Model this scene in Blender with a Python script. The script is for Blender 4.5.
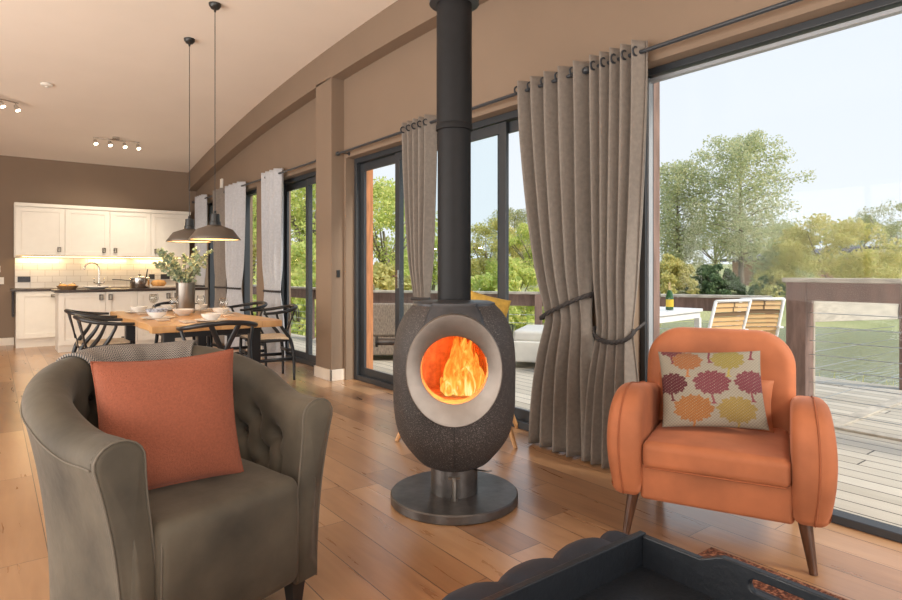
import bpy, math, random
import numpy as np
from mathutils import Vector, Matrix, Euler
random.seed(4); rng = np.random.default_rng(7)
R = math.radians; PI = math.pi
sc = bpy.context.scene; C = sc.collection
for o in list(bpy.data.objects): bpy.data.objects.remove(o)

# ------------------------------------------------------------------ camera
cam = bpy.data.cameras.new('camera'); cam.lens = 24; cam.sensor_width = 36; cam.shift_y = -30/902
cam.clip_start = .02; cam.clip_end = 400
co = bpy.data.objects.new('camera', cam); C.objects.link(co)
co.location = (0, 0, 1.2); co.rotation_euler = (R(90), 0, R(-37.4)); sc.camera = co
# ------------------------------------------------------------------ world, sun, fill, exposure
sc.view_settings.view_transform = 'Standard'; sc.view_settings.look = 'None'
sc.view_settings.gamma = 1; sc.view_settings.use_curve_mapping = False
sc.view_settings.exposure = 0.06
w = bpy.data.worlds.new('sky'); sc.world = w; w.use_nodes = True
nt = w.node_tree; nt.nodes.clear()
tc = nt.nodes.new('ShaderNodeTexCoord'); sx = nt.nodes.new('ShaderNodeSeparateXYZ')
rp = nt.nodes.new('ShaderNodeValToRGB'); bg = nt.nodes.new('ShaderNodeBackground'); wo = nt.nodes.new('ShaderNodeOutputWorld')
cr = rp.color_ramp; cr.elements[0].position = 0.0; cr.elements[0].color = (.86, .90, .94, 1)
cr.elements[1].position = .8; cr.elements[1].color = (.42, .58, .80, 1)
e = cr.elements.new(.35); e.color = (.79, .85, .92, 1)
nt.links.new(tc.outputs['Generated'], sx.inputs[0]); nt.links.new(sx.outputs['Z'], rp.inputs[0])
nt.links.new(rp.outputs[0], bg.inputs[0]); nt.links.new(bg.outputs[0], wo.inputs[0]); bg.inputs[1].default_value = 1.08
sun = bpy.data.lights.new('sun', 'SUN'); sun.energy = 3.8; sun.angle = R(12); sun.color = (1, .93, .82)
so = bpy.data.objects.new('sun', sun); C.objects.link(so); so.rotation_euler = (R(48), 0, R(18))
def area(name, loc, rot, sx_, sy_, e, col):
    l = bpy.data.lights.new(name, 'AREA'); l.shape = 'RECTANGLE'; l.size = sx_; l.size_y = sy_; l.energy = e; l.color = col
    o = bpy.data.objects.new(name, l); C.objects.link(o); o.location = loc; o.rotation_euler = rot; return o
area('daylight_rear_window', (0.4, -3.13, 1.35), (R(104), 0, 0), 5.2, 2.3, 165, (1, .93, .84))  # added fill panel behind the camera, brightens the room
area('daylight_side_window', (-3.63, 3.2, 1.35), (R(106), 0, R(-90)), 9.0, 2.3, 410, (1, .93, .84))  # second added fill panel, out of view, tilted up towards the ceiling

# ------------------------------------------------------------------ materials
M = {}
def pmat(name, col, rough=.5, metal=0., spec=.5, var=0., vscale=8., bump=0., bscale=60., sheen=0., emis=None, coat=0., stretch=(1, 1, 1)):
    m = bpy.data.materials.new(name); m.use_nodes = True; n = m.node_tree.nodes; l = m.node_tree.links
    b = n['Principled BSDF']; b.inputs['Roughness'].default_value = rough; b.inputs['Metallic'].default_value = metal
    b.inputs['Specular IOR Level'].default_value = spec; b.inputs['Coat Weight'].default_value = coat
    if sheen: b.inputs['Sheen Weight'].default_value = sheen; b.inputs['Sheen Roughness'].default_value = .4; b.inputs['Sheen Tint'].default_value = (min(1, col[0]*2+.2), min(1, col[1]*2+.2), min(1, col[2]*2+.2), 1)
    t = n.new('ShaderNodeTexCoord'); mp = n.new('ShaderNodeMapping'); mp.inputs['Scale'].default_value = stretch
    l.new(t.outputs['Object'], mp.inputs[0])
    nz = n.new('ShaderNodeTexNoise'); nz.inputs['Scale'].default_value = vscale; nz.inputs['Detail'].default_value = 5
    l.new(mp.outputs[0], nz.inputs['Vector'])
    r = n.new('ShaderNodeValToRGB'); v = var
    r.color_ramp.elements[0].position = .3; r.color_ramp.elements[1].position = .7
    r.color_ramp.elements[0].color = tuple(c*(1-v) for c in col)+(1,); r.color_ramp.elements[1].color = tuple(min(1, c*(1+v)) for c in col)+(1,)
    l.new(nz.outputs[0], r.inputs[0]); l.new(r.outputs[0], b.inputs['Base Color'])
    if bump:
        n2 = n.new('ShaderNodeTexNoise'); n2.inputs['Scale'].default_value = bscale; n2.inputs['Detail'].default_value = 3
        l.new(mp.outputs[0], n2.inputs['Vector'])
        bp = n.new('ShaderNodeBump'); bp.inputs['Strength'].default_value = bump; bp.inputs['Distance'].default_value = .01
        l.new(n2.outputs[0], bp.inputs['Height']); l.new(bp.outputs[0], b.inputs['Normal'])
    if emis: b.inputs['Emission Color'].default_value = tuple(emis[:3])+(1,); b.inputs['Emission Strength'].default_value = emis[3]
    M[name] = m; return m
pmat('wall', (.238, .170, .120), .8, var=.03, vscale=2, bump=.05, bscale=90)
pmat('ceiling', (.88, .79, .70), .9, var=.02, vscale=1.5)
pmat('white_paint', (.80, .76, .70), .45, var=.02)
pmat('cabinet', (.83, .79, .71), .42, var=.02)
pmat('skirting', (.78, .71, .62), .5, var=.02)
pmat('frame_grey', (.036, .041, .048), .4, var=.05)
pmat('frame_light', (.33, .35, .38), .45, var=.05)
pmat('rod', (.035, .04, .048), .35, var=.05)
pmat('curtain', (.225, .195, .17), .9, var=.10, vscale=40, bump=.15, bscale=500, sheen=.25, stretch=(1, 1, 1))
pmat('curtain_pale', (.50, .51, .54), .85, var=.08, vscale=40, bump=.15, bscale=500, sheen=.3)  # copy for the far curtains, bluish window light put into the colour
pmat('rope', (.05, .045, .045), .8, var=.2, vscale=90, bump=.6, bscale=220)
pmat('velvet', (.078, .064, .045), .78, var=.5, vscale=3.6, bump=.6, bscale=9, sheen=.35)
pmat('velvet_seam', (.13, .11, .085), .8, var=.1)
pmat('orange_velvet', (.36, .112, .042), .72, var=.26, vscale=4.5, bump=.2, bscale=7, sheen=.4)
pmat('orange_seam', (.30, .085, .03), .8, var=.1)
pmat('rust_cloth', (.275, .078, .040), .9, var=.12, vscale=140, bump=.5, bscale=260, sheen=.2)
pmat('walnut', (.075, .030, .014), .35, var=.3, vscale=10, stretch=(6, 6, 1))
pmat('beech', (.52, .28, .12), .45, var=.2, vscale=10, stretch=(6, 6, 1))
pmat('dark_wood', (.02, .016, .014), .5)
pmat('black_paint', (.014, .014, .016), .32, var=.05)
pmat('navy_black', (.010, .0125, .017), .45, 0, .35, var=.12, vscale=30, bump=.15, bscale=60, coat=.1)
pmat('navy_velvet', (.010, .016, .028), .75, var=.3, vscale=8, bump=.3, bscale=14, sheen=.08)
pmat('flue_black', (.006, .006, .0075), .55, 0, .3, var=.2, vscale=20)
pmat('steel', (.30, .275, .25), .34, 1., var=.08, vscale=10, bump=.05, bscale=120)
pmat('ring_steel', (.32, .28, .25), .5, 1., var=.10, vscale=14, bump=.06, bscale=150)
pmat('iron', (.13, .12, .115), .38, .75, var=.25, vscale=12, bump=.15, bscale=30)
pmat('collar_metal', (.07, .072, .08), .42, .5, var=.2, vscale=12)
pmat('chrome', (.62, .6, .57), .16, 1.)
pmat('handle_metal', (.20, .18, .155), .35, .9)
pmat('brick_hot', (.50, .20, .09), .9, var=.3, vscale=30, bump=.4, bscale=40)
pmat('pendant', (.13, .105, .085), .38, .25, var=.06)
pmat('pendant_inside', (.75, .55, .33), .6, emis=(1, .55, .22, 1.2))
pmat('bulb', (.9, .8, .6), .4, emis=(1, .82, .6, 9))
pmat('undercab', (.9, .8, .6), .4, emis=(1, .68, .3, 7))
pmat('worktop', (.05, .033, .026), .3, var=.3, vscale=60)
pmat('china', (.80, .76, .71), .25, var=.05)
pmat('pattern_china', (.34, .38, .46), .3, var=.7, vscale=60)
pmat('linen', (.55, .45, .36), .9, var=.15, vscale=50)
pmat('bread', (.62, .32, .10), .8, var=.3, vscale=14)
pmat('wicker', (.30, .18, .09), .8, var=.5, vscale=80, bump=.5, bscale=120)
pmat('cord_seat', (.60, .47, .33), .85, var=.25, vscale=90, bump=.5, bscale=160)
pmat('plastic_white', (.8, .76, .7), .4)
pmat('black_plastic', (.02, .02, .02), .3)
pmat('towel', (.07, .065, .07), .9, var=.3, vscale=60)
pmat('leaf_grey', (.20, .27, .18), .6, var=.45, vscale=20)
pmat('stem', (.16, .12, .07), .7)
pmat('mustard', (.50, .30, .05), .8, var=.2, vscale=30, sheen=.3)
pmat('rattan', (.24, .19, .15), .8, var=.45, vscale=90, bump=.5, bscale=140, stretch=(1, 1, .25))
pmat('pale_cushion', (.62, .60, .56), .85, var=.06)
pmat('outdoor_white', (.86, .86, .85), .4, var=.02)
pmat('post_brown', (.23, .15, .125), .85, var=.28, vscale=7, bump=.3, bscale=40, stretch=(3, 3, .6))
pmat('post_grey', (.42, .36, .30), .9, var=.3, vscale=7, bump=.3, bscale=40, stretch=(3, 3, .6))
pmat('rail_grey', (.50, .45, .38), .9, var=.25, vscale=9, stretch=(.6, 1, 3))
pmat('jamb_cedar', (.48, .20, .085), .8, var=.25, vscale=9, stretch=(4, 4, .5))
pmat('wire', (.5, .5, .5), .3, .9)
pmat('bark', (.24, .20, .16), .9, var=.35, vscale=6, bump=.4, bscale=20)
pmat('bottle_green', (.03, .10, .03), .1, coat=.5)
pmat('gold_label', (.75, .52, .05), .4)
pmat('foil', (.55, .42, .2), .35, .7)
pmat('cabin_wall', (.44, .27, .18), .85, var=.25, vscale=3, stretch=(1, 1, 6))
pmat('cabin_roof', (.17, .16, .17), .8, var=.2)
pmat('cabin_glass', (.05, .06, .07), .15)
pmat('mat_blue', (.05, .06, .09), .9, var=.6, vscale=40)
pmat('fabric_buttons', (.04, .032, .024), .8)

def nodes(name):
    m = bpy.data.materials.new(name); m.use_nodes = True; M[name] = m
    n = m.node_tree.nodes; l = m.node_tree.links; return m, n, l, n['Principled BSDF']
def math_(n, l, op, a, b=None):
    q = n.new('ShaderNodeMath'); q.operation = op
    for i, v in enumerate((a, b)):
        if v is None: continue
        if isinstance(v, (int, float)): q.inputs[i].default_value = v
        else: l.new(v, q.inputs[i])
    return q.outputs[0]
def plank_mat(name, width, length, cols, rough=.3, gap=.012, gapcol=(.05, .03, .02), grain=.5, bump=.3, across='X', coat=0., gaplen=.0025, spec=.5):
    m, n, l, b = nodes(name)
    t = n.new('ShaderNodeTexCoord'); s = n.new('ShaderNodeSeparateXYZ'); l.new(t.outputs['Object'], s.inputs[0])
    ax, al = (s.outputs['X'], s.outputs['Y']) if across == 'X' else (s.outputs['Y'], s.outputs['X'])
    u = math_(n, l, 'DIVIDE', ax, width); row = math_(n, l, 'FLOOR', u); fu = math_(n, l, 'FRACT', u)
    wn = n.new('ShaderNodeTexWhiteNoise'); wn.noise_dimensions = '1D'; l.new(row, wn.inputs['W'])
    v = math_(n, l, 'ADD', math_(n, l, 'DIVIDE', al, length), wn.outputs['Value']); pid = math_(n, l, 'FLOOR', v); fv = math_(n, l, 'FRACT', v)
    cb = n.new('ShaderNodeCombineXYZ'); l.new(row, cb.inputs[0]); l.new(pid, cb.inputs[1])
    w2 = n.new('ShaderNodeTexWhiteNoise'); w2.noise_dimensions = '2D'; l.new(cb.outputs[0], w2.inputs['Vector'])
    rp = n.new('ShaderNodeValToRGB'); el = rp.color_ramp.elements
    el[0].color = cols[0]+(1,); el[1].color = cols[-1]+(1,)
    for i in range(1, len(cols)-1): q = el.new(i/(len(cols)-1)); q.color = cols[i]+(1,)
    # grain
    cg = n.new('ShaderNodeCombineXYZ'); l.new(math_(n, l, 'MULTIPLY', ax, 22.), cg.inputs[0]); l.new(math_(n, l, 'MULTIPLY', al, 2.2), cg.inputs[1]); l.new(math_(n, l, 'MULTIPLY', w2.outputs['Value'], 50.), cg.inputs[2])
    nz = n.new('ShaderNodeTexNoise'); nz.inputs['Scale'].default_value = 1; nz.inputs['Detail'].default_value = 6; nz.inputs['Distortion'].default_value = .6; l.new(cg.outputs[0], nz.inputs['Vector'])
    cg2 = n.new('ShaderNodeCombineXYZ'); l.new(math_(n, l, 'MULTIPLY', ax, 5.), cg2.inputs[0]); l.new(math_(n, l, 'MULTIPLY', al, 1.6), cg2.inputs[1]); l.new(math_(n, l, 'MULTIPLY', w2.outputs['Value'], 50.), cg2.inputs[2])
    nz2 = n.new('ShaderNodeTexNoise'); nz2.inputs['Scale'].default_value = 1; nz2.inputs['Detail'].default_value = 3; l.new(cg2.outputs[0], nz2.inputs['Vector'])
    f = math_(n, l, 'ADD', math_(n, l, 'MULTIPLY', w2.outputs['Value'], .55), math_(n, l, 'MULTIPLY', math_(n, l, 'ADD', nz.outputs[0], nz2.outputs[0]), grain))
    f = math_(n, l, 'SUBTRACT', f, grain*.8-.1); l.new(f, rp.inputs[0])
    # gaps
    g1 = math_(n, l, 'LESS_THAN', math_(n, l, 'MINIMUM', fu, math_(n, l, 'SUBTRACT', 1., fu)), gap)
    g2 = math_(n, l, 'LESS_THAN', fv, gaplen)
    g = math_(n, l, 'MAXIMUM', g1, g2)
    mx = n.new('ShaderNodeMix'); mx.data_type = 'RGBA'; l.new(g, mx.inputs[0]); l.new(rp.outputs[0], mx.inputs[6]); mx.inputs[7].default_value = gapcol+(1,)
    l.new(mx.outputs[2], b.inputs['Base Color'])
    rr = math_(n, l, 'ADD', math_(n, l, 'MULTIPLY', nz.outputs[0], .16), rough-.08); l.new(rr, b.inputs['Roughness'])
    b.inputs['Coat Weight'].default_value = coat; b.inputs['Coat Roughness'].default_value = .24; b.inputs['Specular IOR Level'].default_value = spec
    # each board tips a hair differently and carries soft scraped ripples
    h = math_(n, l, 'ADD', math_(n, l, 'MULTIPLY', nz.outputs[0], .5), math_(n, l, 'MULTIPLY', nz2.outputs[0], 1.2)); h = math_(n, l, 'SUBTRACT', h, math_(n, l, 'MULTIPLY', g, .8))
    bp = n.new('ShaderNodeBump'); bp.inputs['Strength'].default_value = bump; bp.inputs['Distance'].default_value = .006
    l.new(h, bp.inputs['Height']); l.new(bp.outputs[0], b.inputs['Normal'])
    return m
plank_mat('floor', .192, 1.25, [(.20, .092, .040), (.36, .185, .085), (.47, .262, .130), (.58, .35, .19)], rough=.30, gap=.010, gapcol=(.06, .03, .015), grain=.55, bump=.40, spec=.8, coat=.55)
plank_mat('deck', .145, 4.2, [(.42, .37, .29), (.56, .50, .41), (.68, .62, .52)], rough=.6, gap=.035, gapcol=(.06, .05, .04), grain=.5, bump=.3)
plank_mat('table_oak', .35, 6, [(.36, .17, .06), (.55, .30, .12), (.66, .42, .20)], rough=.35, gap=.003, gapcol=(.2, .1, .04), grain=.7, bump=.1)
plank_mat('slat_teak', .05, 9, [(.62, .36, .15), (.72, .46, .22), (.8, .55, .3)], rough=.6, gap=.05, gapcol=(.2, .12, .06), grain=.4, bump=.1, across='Y')

def brick_mat():
    m, n, l, b = nodes('tiles'); t = n.new('ShaderNodeTexCoord'); mp = n.new('ShaderNodeMapping'); mp.inputs['Rotation'].default_value = (R(90), 0, 0)
    l.new(t.outputs['Object'], mp.inputs[0]); br = n.new('ShaderNodeTexBrick'); l.new(mp.outputs[0], br.inputs[0])
    br.inputs['Color1'].default_value = (.83, .79, .72, 1); br.inputs['Color2'].default_value = (.78, .74, .67, 1); br.inputs['Mortar'].default_value = (.60, .55, .48, 1)
    br.inputs['Scale'].default_value = 1; br.inputs['Brick Width'].default_value = .2; br.inputs['Row Height'].default_value = .1; br.inputs['Mortar Size'].default_value = .004
    l.new(br.outputs[0], b.inputs['Base Color']); b.inputs['Roughness'].default_value = .2
    bp = n.new('ShaderNodeBump'); bp.inputs['Strength'].default_value = .4; bp.inputs['Distance'].default_value = -.004; l.new(br.outputs['Fac'], bp.inputs['Height']); l.new(bp.outputs[0], b.inputs['Normal'])
brick_mat()
def glass_mat(name, tint, refl=1.):
    m, n, l, b = nodes(name); n.remove(b); out = [q for q in n if q.type == 'OUTPUT_MATERIAL'][0]
    tr = n.new('ShaderNodeBsdfTransparent'); tr.inputs[0].default_value = tint+(1,); gl = n.new('ShaderNodeBsdfGlossy'); gl.inputs['Roughness'].default_value = .01
    lw = n.new('ShaderNodeLayerWeight'); lw.inputs[0].default_value = .5; fv_ = math_(n, l, 'ADD', .04, math_(n, l, 'MULTIPLY', math_(n, l, 'POWER', lw.outputs['Facing'], 4.), .7)); mx = n.new('ShaderNodeMixShader')
    l.new(math_(n, l, 'MULTIPLY', fv_, refl), mx.inputs[0]); l.new(tr.outputs[0], mx.inputs[1]); l.new(gl.outputs[0], mx.inputs[2]); l.new(mx.outputs[0], out.inputs[0])
glass_mat('glass', (.985, .99, .99), .13); glass_mat('glass_tint', (.93, .97, .975), .3); glass_mat('wine_glass', (.95, .95, .94), 1.3)
def stove_mat():
    m, n, l, b = nodes('stove_stone'); t = n.new('ShaderNodeTexCoord')
    v = n.new('ShaderNodeTexNoise'); v.inputs['Scale'].default_value = 240; v.inputs['Detail'].default_value = 2; l.new(t.outputs['Object'], v.inputs['Vector'])
    r = n.new('ShaderNodeValToRGB'); r.color_ramp.elements[0].position = .35; r.color_ramp.elements[0].color = (.030, .025, .024, 1); r.color_ramp.elements[1].position = .72; r.color_ramp.elements[1].color = (.32, .28, .26, 1)
    q = r.color_ramp.elements.new(.6); q.color = (.055, .047, .045, 1)
    l.new(v.outputs[0], r.inputs[0]); l.new(r.outputs[0], b.inputs['Base Color']); b.inputs['Roughness'].default_value = .6
    bp = n.new('ShaderNodeBump'); bp.inputs['Strength'].default_value = .3; bp.inputs['Distance'].default_value = .003; l.new(v.outputs[0], bp.inputs['Height']); l.new(bp.outputs[0], b.inputs['Normal'])
stove_mat()
def flame_mat():
    m, n, l, b = nodes('flame'); n.remove(b); out = [q for q in n if q.type == 'OUTPUT_MATERIAL'][0]
    t = n.new('ShaderNodeTexCoord'); mp = n.new('ShaderNodeMapping'); mp.inputs['Scale'].default_value = (26, 26, 7); l.new(t.outputs['Object'], mp.inputs[0])
    nz = n.new('ShaderNodeTexNoise'); nz.inputs['Scale'].default_value = 1; nz.inputs['Detail'].default_value = 3; nz.inputs['Distortion'].default_value = 1.2; l.new(mp.outputs[0], nz.inputs['Vector'])
    s = n.new('ShaderNodeSeparateXYZ'); l.new(t.outputs['Object'], s.inputs[0])
    f = math_(n, l, 'ADD', nz.outputs[0], math_(n, l, 'MULTIPLY', math_(n, l, 'SUBTRACT', .72, s.outputs['Z']), .9))
    r = n.new('ShaderNodeValToRGB'); e = r.color_ramp.elements; e[0].position = .30; e[0].color = (.85, .07, .006, 1); e[1].position = .78; e[1].color = (1, .78, .32, 1)
    q = e.new(.45); q.color = (1, .22, .02, 1); q = e.new(.60); q.color = (1, .50, .08, 1)
    l.new(f, r.inputs[0]); em = n.new('ShaderNodeEmission'); l.new(r.outputs[0], em.inputs[0]); em.inputs[1].default_value = 1.25
    tr = n.new('ShaderNodeBsdfTransparent'); mx = n.new('ShaderNodeMixShader')
    rr = n.new('ShaderNodeValToRGB'); rr.color_ramp.elements[0].position = .33; rr.color_ramp.elements[1].position = .5; l.new(f, rr.inputs[0])
    l.new(rr.outputs[0], mx.inputs[0]); l.new(tr.outputs[0], mx.inputs[1]); l.new(em.outputs[0], mx.inputs[2]); l.new(mx.outputs[0], out.inputs[0])
flame_mat()
def leaf_mat(name, cols, trans=.35):
    m, n, l, b = nodes(name); g = n.new('ShaderNodeNewGeometry'); r = n.new('ShaderNodeValToRGB'); l.new(g.outputs['Random Per Island'], r.inputs[0])
    e = r.color_ramp.elements; e[0].color = cols[0]+(1,); e[1].color = cols[-1]+(1,)
    for i in range(1, len(cols)-1): q = e.new(i/(len(cols)-1)); q.color = cols[i]+(1,)
    out = [q for q in n if q.type == 'OUTPUT_MATERIAL'][0]; tl = n.new('ShaderNodeBsdfTranslucent'); mx = n.new('ShaderNodeMixShader'); mx.inputs[0].default_value = trans
    b.inputs['Roughness'].default_value = .7; l.new(r.outputs[0], b.inputs['Base Color']); l.new(r.outputs[0], tl.inputs[0])
    l.new(b.outputs[0], mx.inputs[1]); l.new(tl.outputs[0], mx.inputs[2]); l.new(mx.outputs[0], out.inputs[0])
leaf_mat('leaf_alder', [(.42, .48, .28), (.56, .60, .36), (.68, .68, .42), (.74, .68, .40)], .5)
leaf_mat('leaf_yellow', [(.46, .46, .18), (.64, .61, .24), (.80, .72, .30), (.72, .60, .26)], .5)
leaf_mat('leaf_lime', [(.42, .52, .14), (.60, .68, .20), (.76, .78, .28), (.88, .80, .32)], .5)
leaf_mat('leaf_dark', [(.10, .16, .08), (.17, .25, .11), (.27, .34, .17)])
leaf_mat('leaf_mixed', [(.26, .32, .18), (.44, .46, .22), (.60, .57, .26), (.50, .44, .24)], .5)
def ground_mat():
    m, n, l, b = nodes('grass'); t = n.new('ShaderNodeTexCoord')
    a = n.new('ShaderNodeTexNoise'); a.inputs['Scale'].default_value = .35; a.inputs['Detail'].default_value = 8; l.new(t.outputs['Object'], a.inputs['Vector'])
    r = n.new('ShaderNodeValToRGB'); e = r.color_ramp.elements; e[0].position = .3; e[0].color = (.25, .27, .13, 1); e[1].position = .75; e[1].color = (.56, .52, .26, 1)
    q = e.new(.5); q.color = (.40, .41, .19, 1); l.new(a.outputs[0], r.inputs[0]); l.new(r.outputs[0], b.inputs['Base Color']); b.inputs['Roughness'].default_value = .9
    c = n.new('ShaderNodeTexNoise'); c.inputs['Scale'].default_value = 12; l.new(t.outputs['Object'], c.inputs['Vector']); bp = n.new('ShaderNodeBump'); bp.inputs['Strength'].default_value = .8; bp.inputs['Distance'].default_value = .1
    l.new(c.outputs[0], bp.inputs['Height']); l.new(bp.outputs[0], b.inputs['Normal'])
    m, n, l, b = nodes('water'); b.inputs['Base Color'].default_value = (.25, .27, .22, 1); b.inputs['Roughness'].default_value = .1
    t = n.new('ShaderNodeTexCoord'); mp = n.new('ShaderNodeMapping'); mp.inputs['Scale'].default_value = (1, 3, 1); l.new(t.outputs['Object'], mp.inputs[0])
    c = n.new('ShaderNodeTexNoise'); c.inputs['Scale'].default_value = 2.5; c.inputs['Detail'].default_value = 4; l.new(mp.outputs[0], c.inputs['Vector']); bp = n.new('ShaderNodeBump'); bp.inputs['Strength'].default_value = .5; bp.inputs['Distance'].default_value = .06
    l.new(c.outputs[0], bp.inputs['Height']); l.new(bp.outputs[0], b.inputs['Normal'])
ground_mat()
def herringbone():
    m, n, l, b = nodes('herringbone'); t = n.new('ShaderNodeTexCoord'); s = n.new('ShaderNodeSeparateXYZ'); l.new(t.outputs['UV'], s.inputs[0])
    u, v = s.outputs['X'], s.outputs['Y']
    tri = math_(n, l, 'PINGPONG', u, .012)
    k = math_(n, l, 'FRACT', math_(n, l, 'DIVIDE', math_(n, l, 'ADD', v, tri), .0085)); k = math_(n, l, 'GREATER_THAN', k, .48)
    mx = n.new('ShaderNodeMix'); mx.data_type = 'RGBA'; l.new(k, mx.inputs[0]); mx.inputs[6].default_value = (.055, .058, .066, 1); mx.inputs[7].default_value = (.34, .30, .26, 1)
    l.new(mx.outputs[2], b.inputs['Base Color']); b.inputs['Roughness'].default_value = .95
herringbone()
def vc_mat(name, rough=.9, bs=300):
    m, n, l, b = nodes(name); a = n.new('ShaderNodeVertexColor'); a.layer_name = 'pattern'; l.new(a.outputs[0], b.inputs['Base Color']); b.inputs['Roughness'].default_value = rough
    t = n.new('ShaderNodeTexCoord'); c = n.new('ShaderNodeTexNoise'); c.inputs['Scale'].default_value = bs; l.new(t.outputs['Object'], c.inputs['Vector']); bp = n.new('ShaderNodeBump'); bp.inputs['Strength'].default_value = .4; bp.inputs['Distance'].default_value = .003
    l.new(c.outputs[0], bp.inputs['Height']); l.new(bp.outputs[0], b.inputs['Normal'])
vc_mat('tree_fabric')
def rug_mat():
    m, n, l, b = nodes('rug'); t = n.new('ShaderNodeTexCoord'); a = n.new('ShaderNodeTexNoise'); a.inputs['Scale'].default_value = 85; a.inputs['Detail'].default_value = 3; l.new(t.outputs['Object'], a.inputs['Vector'])
    r = n.new('ShaderNodeValToRGB'); e = r.color_ramp.elements; e[0].position = .38; e[0].color = (.05, .02, .015, 1); e[1].position = .64; e[1].color = (.36, .17, .10, 1); q = e.new(.5); q.color = (.16, .05, .025, 1)
    l.new(a.outputs[0], r.inputs[0]); l.new(r.outputs[0], b.inputs['Base Color']); b.inputs['Roughness'].default_value = 1
rug_mat()

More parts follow.
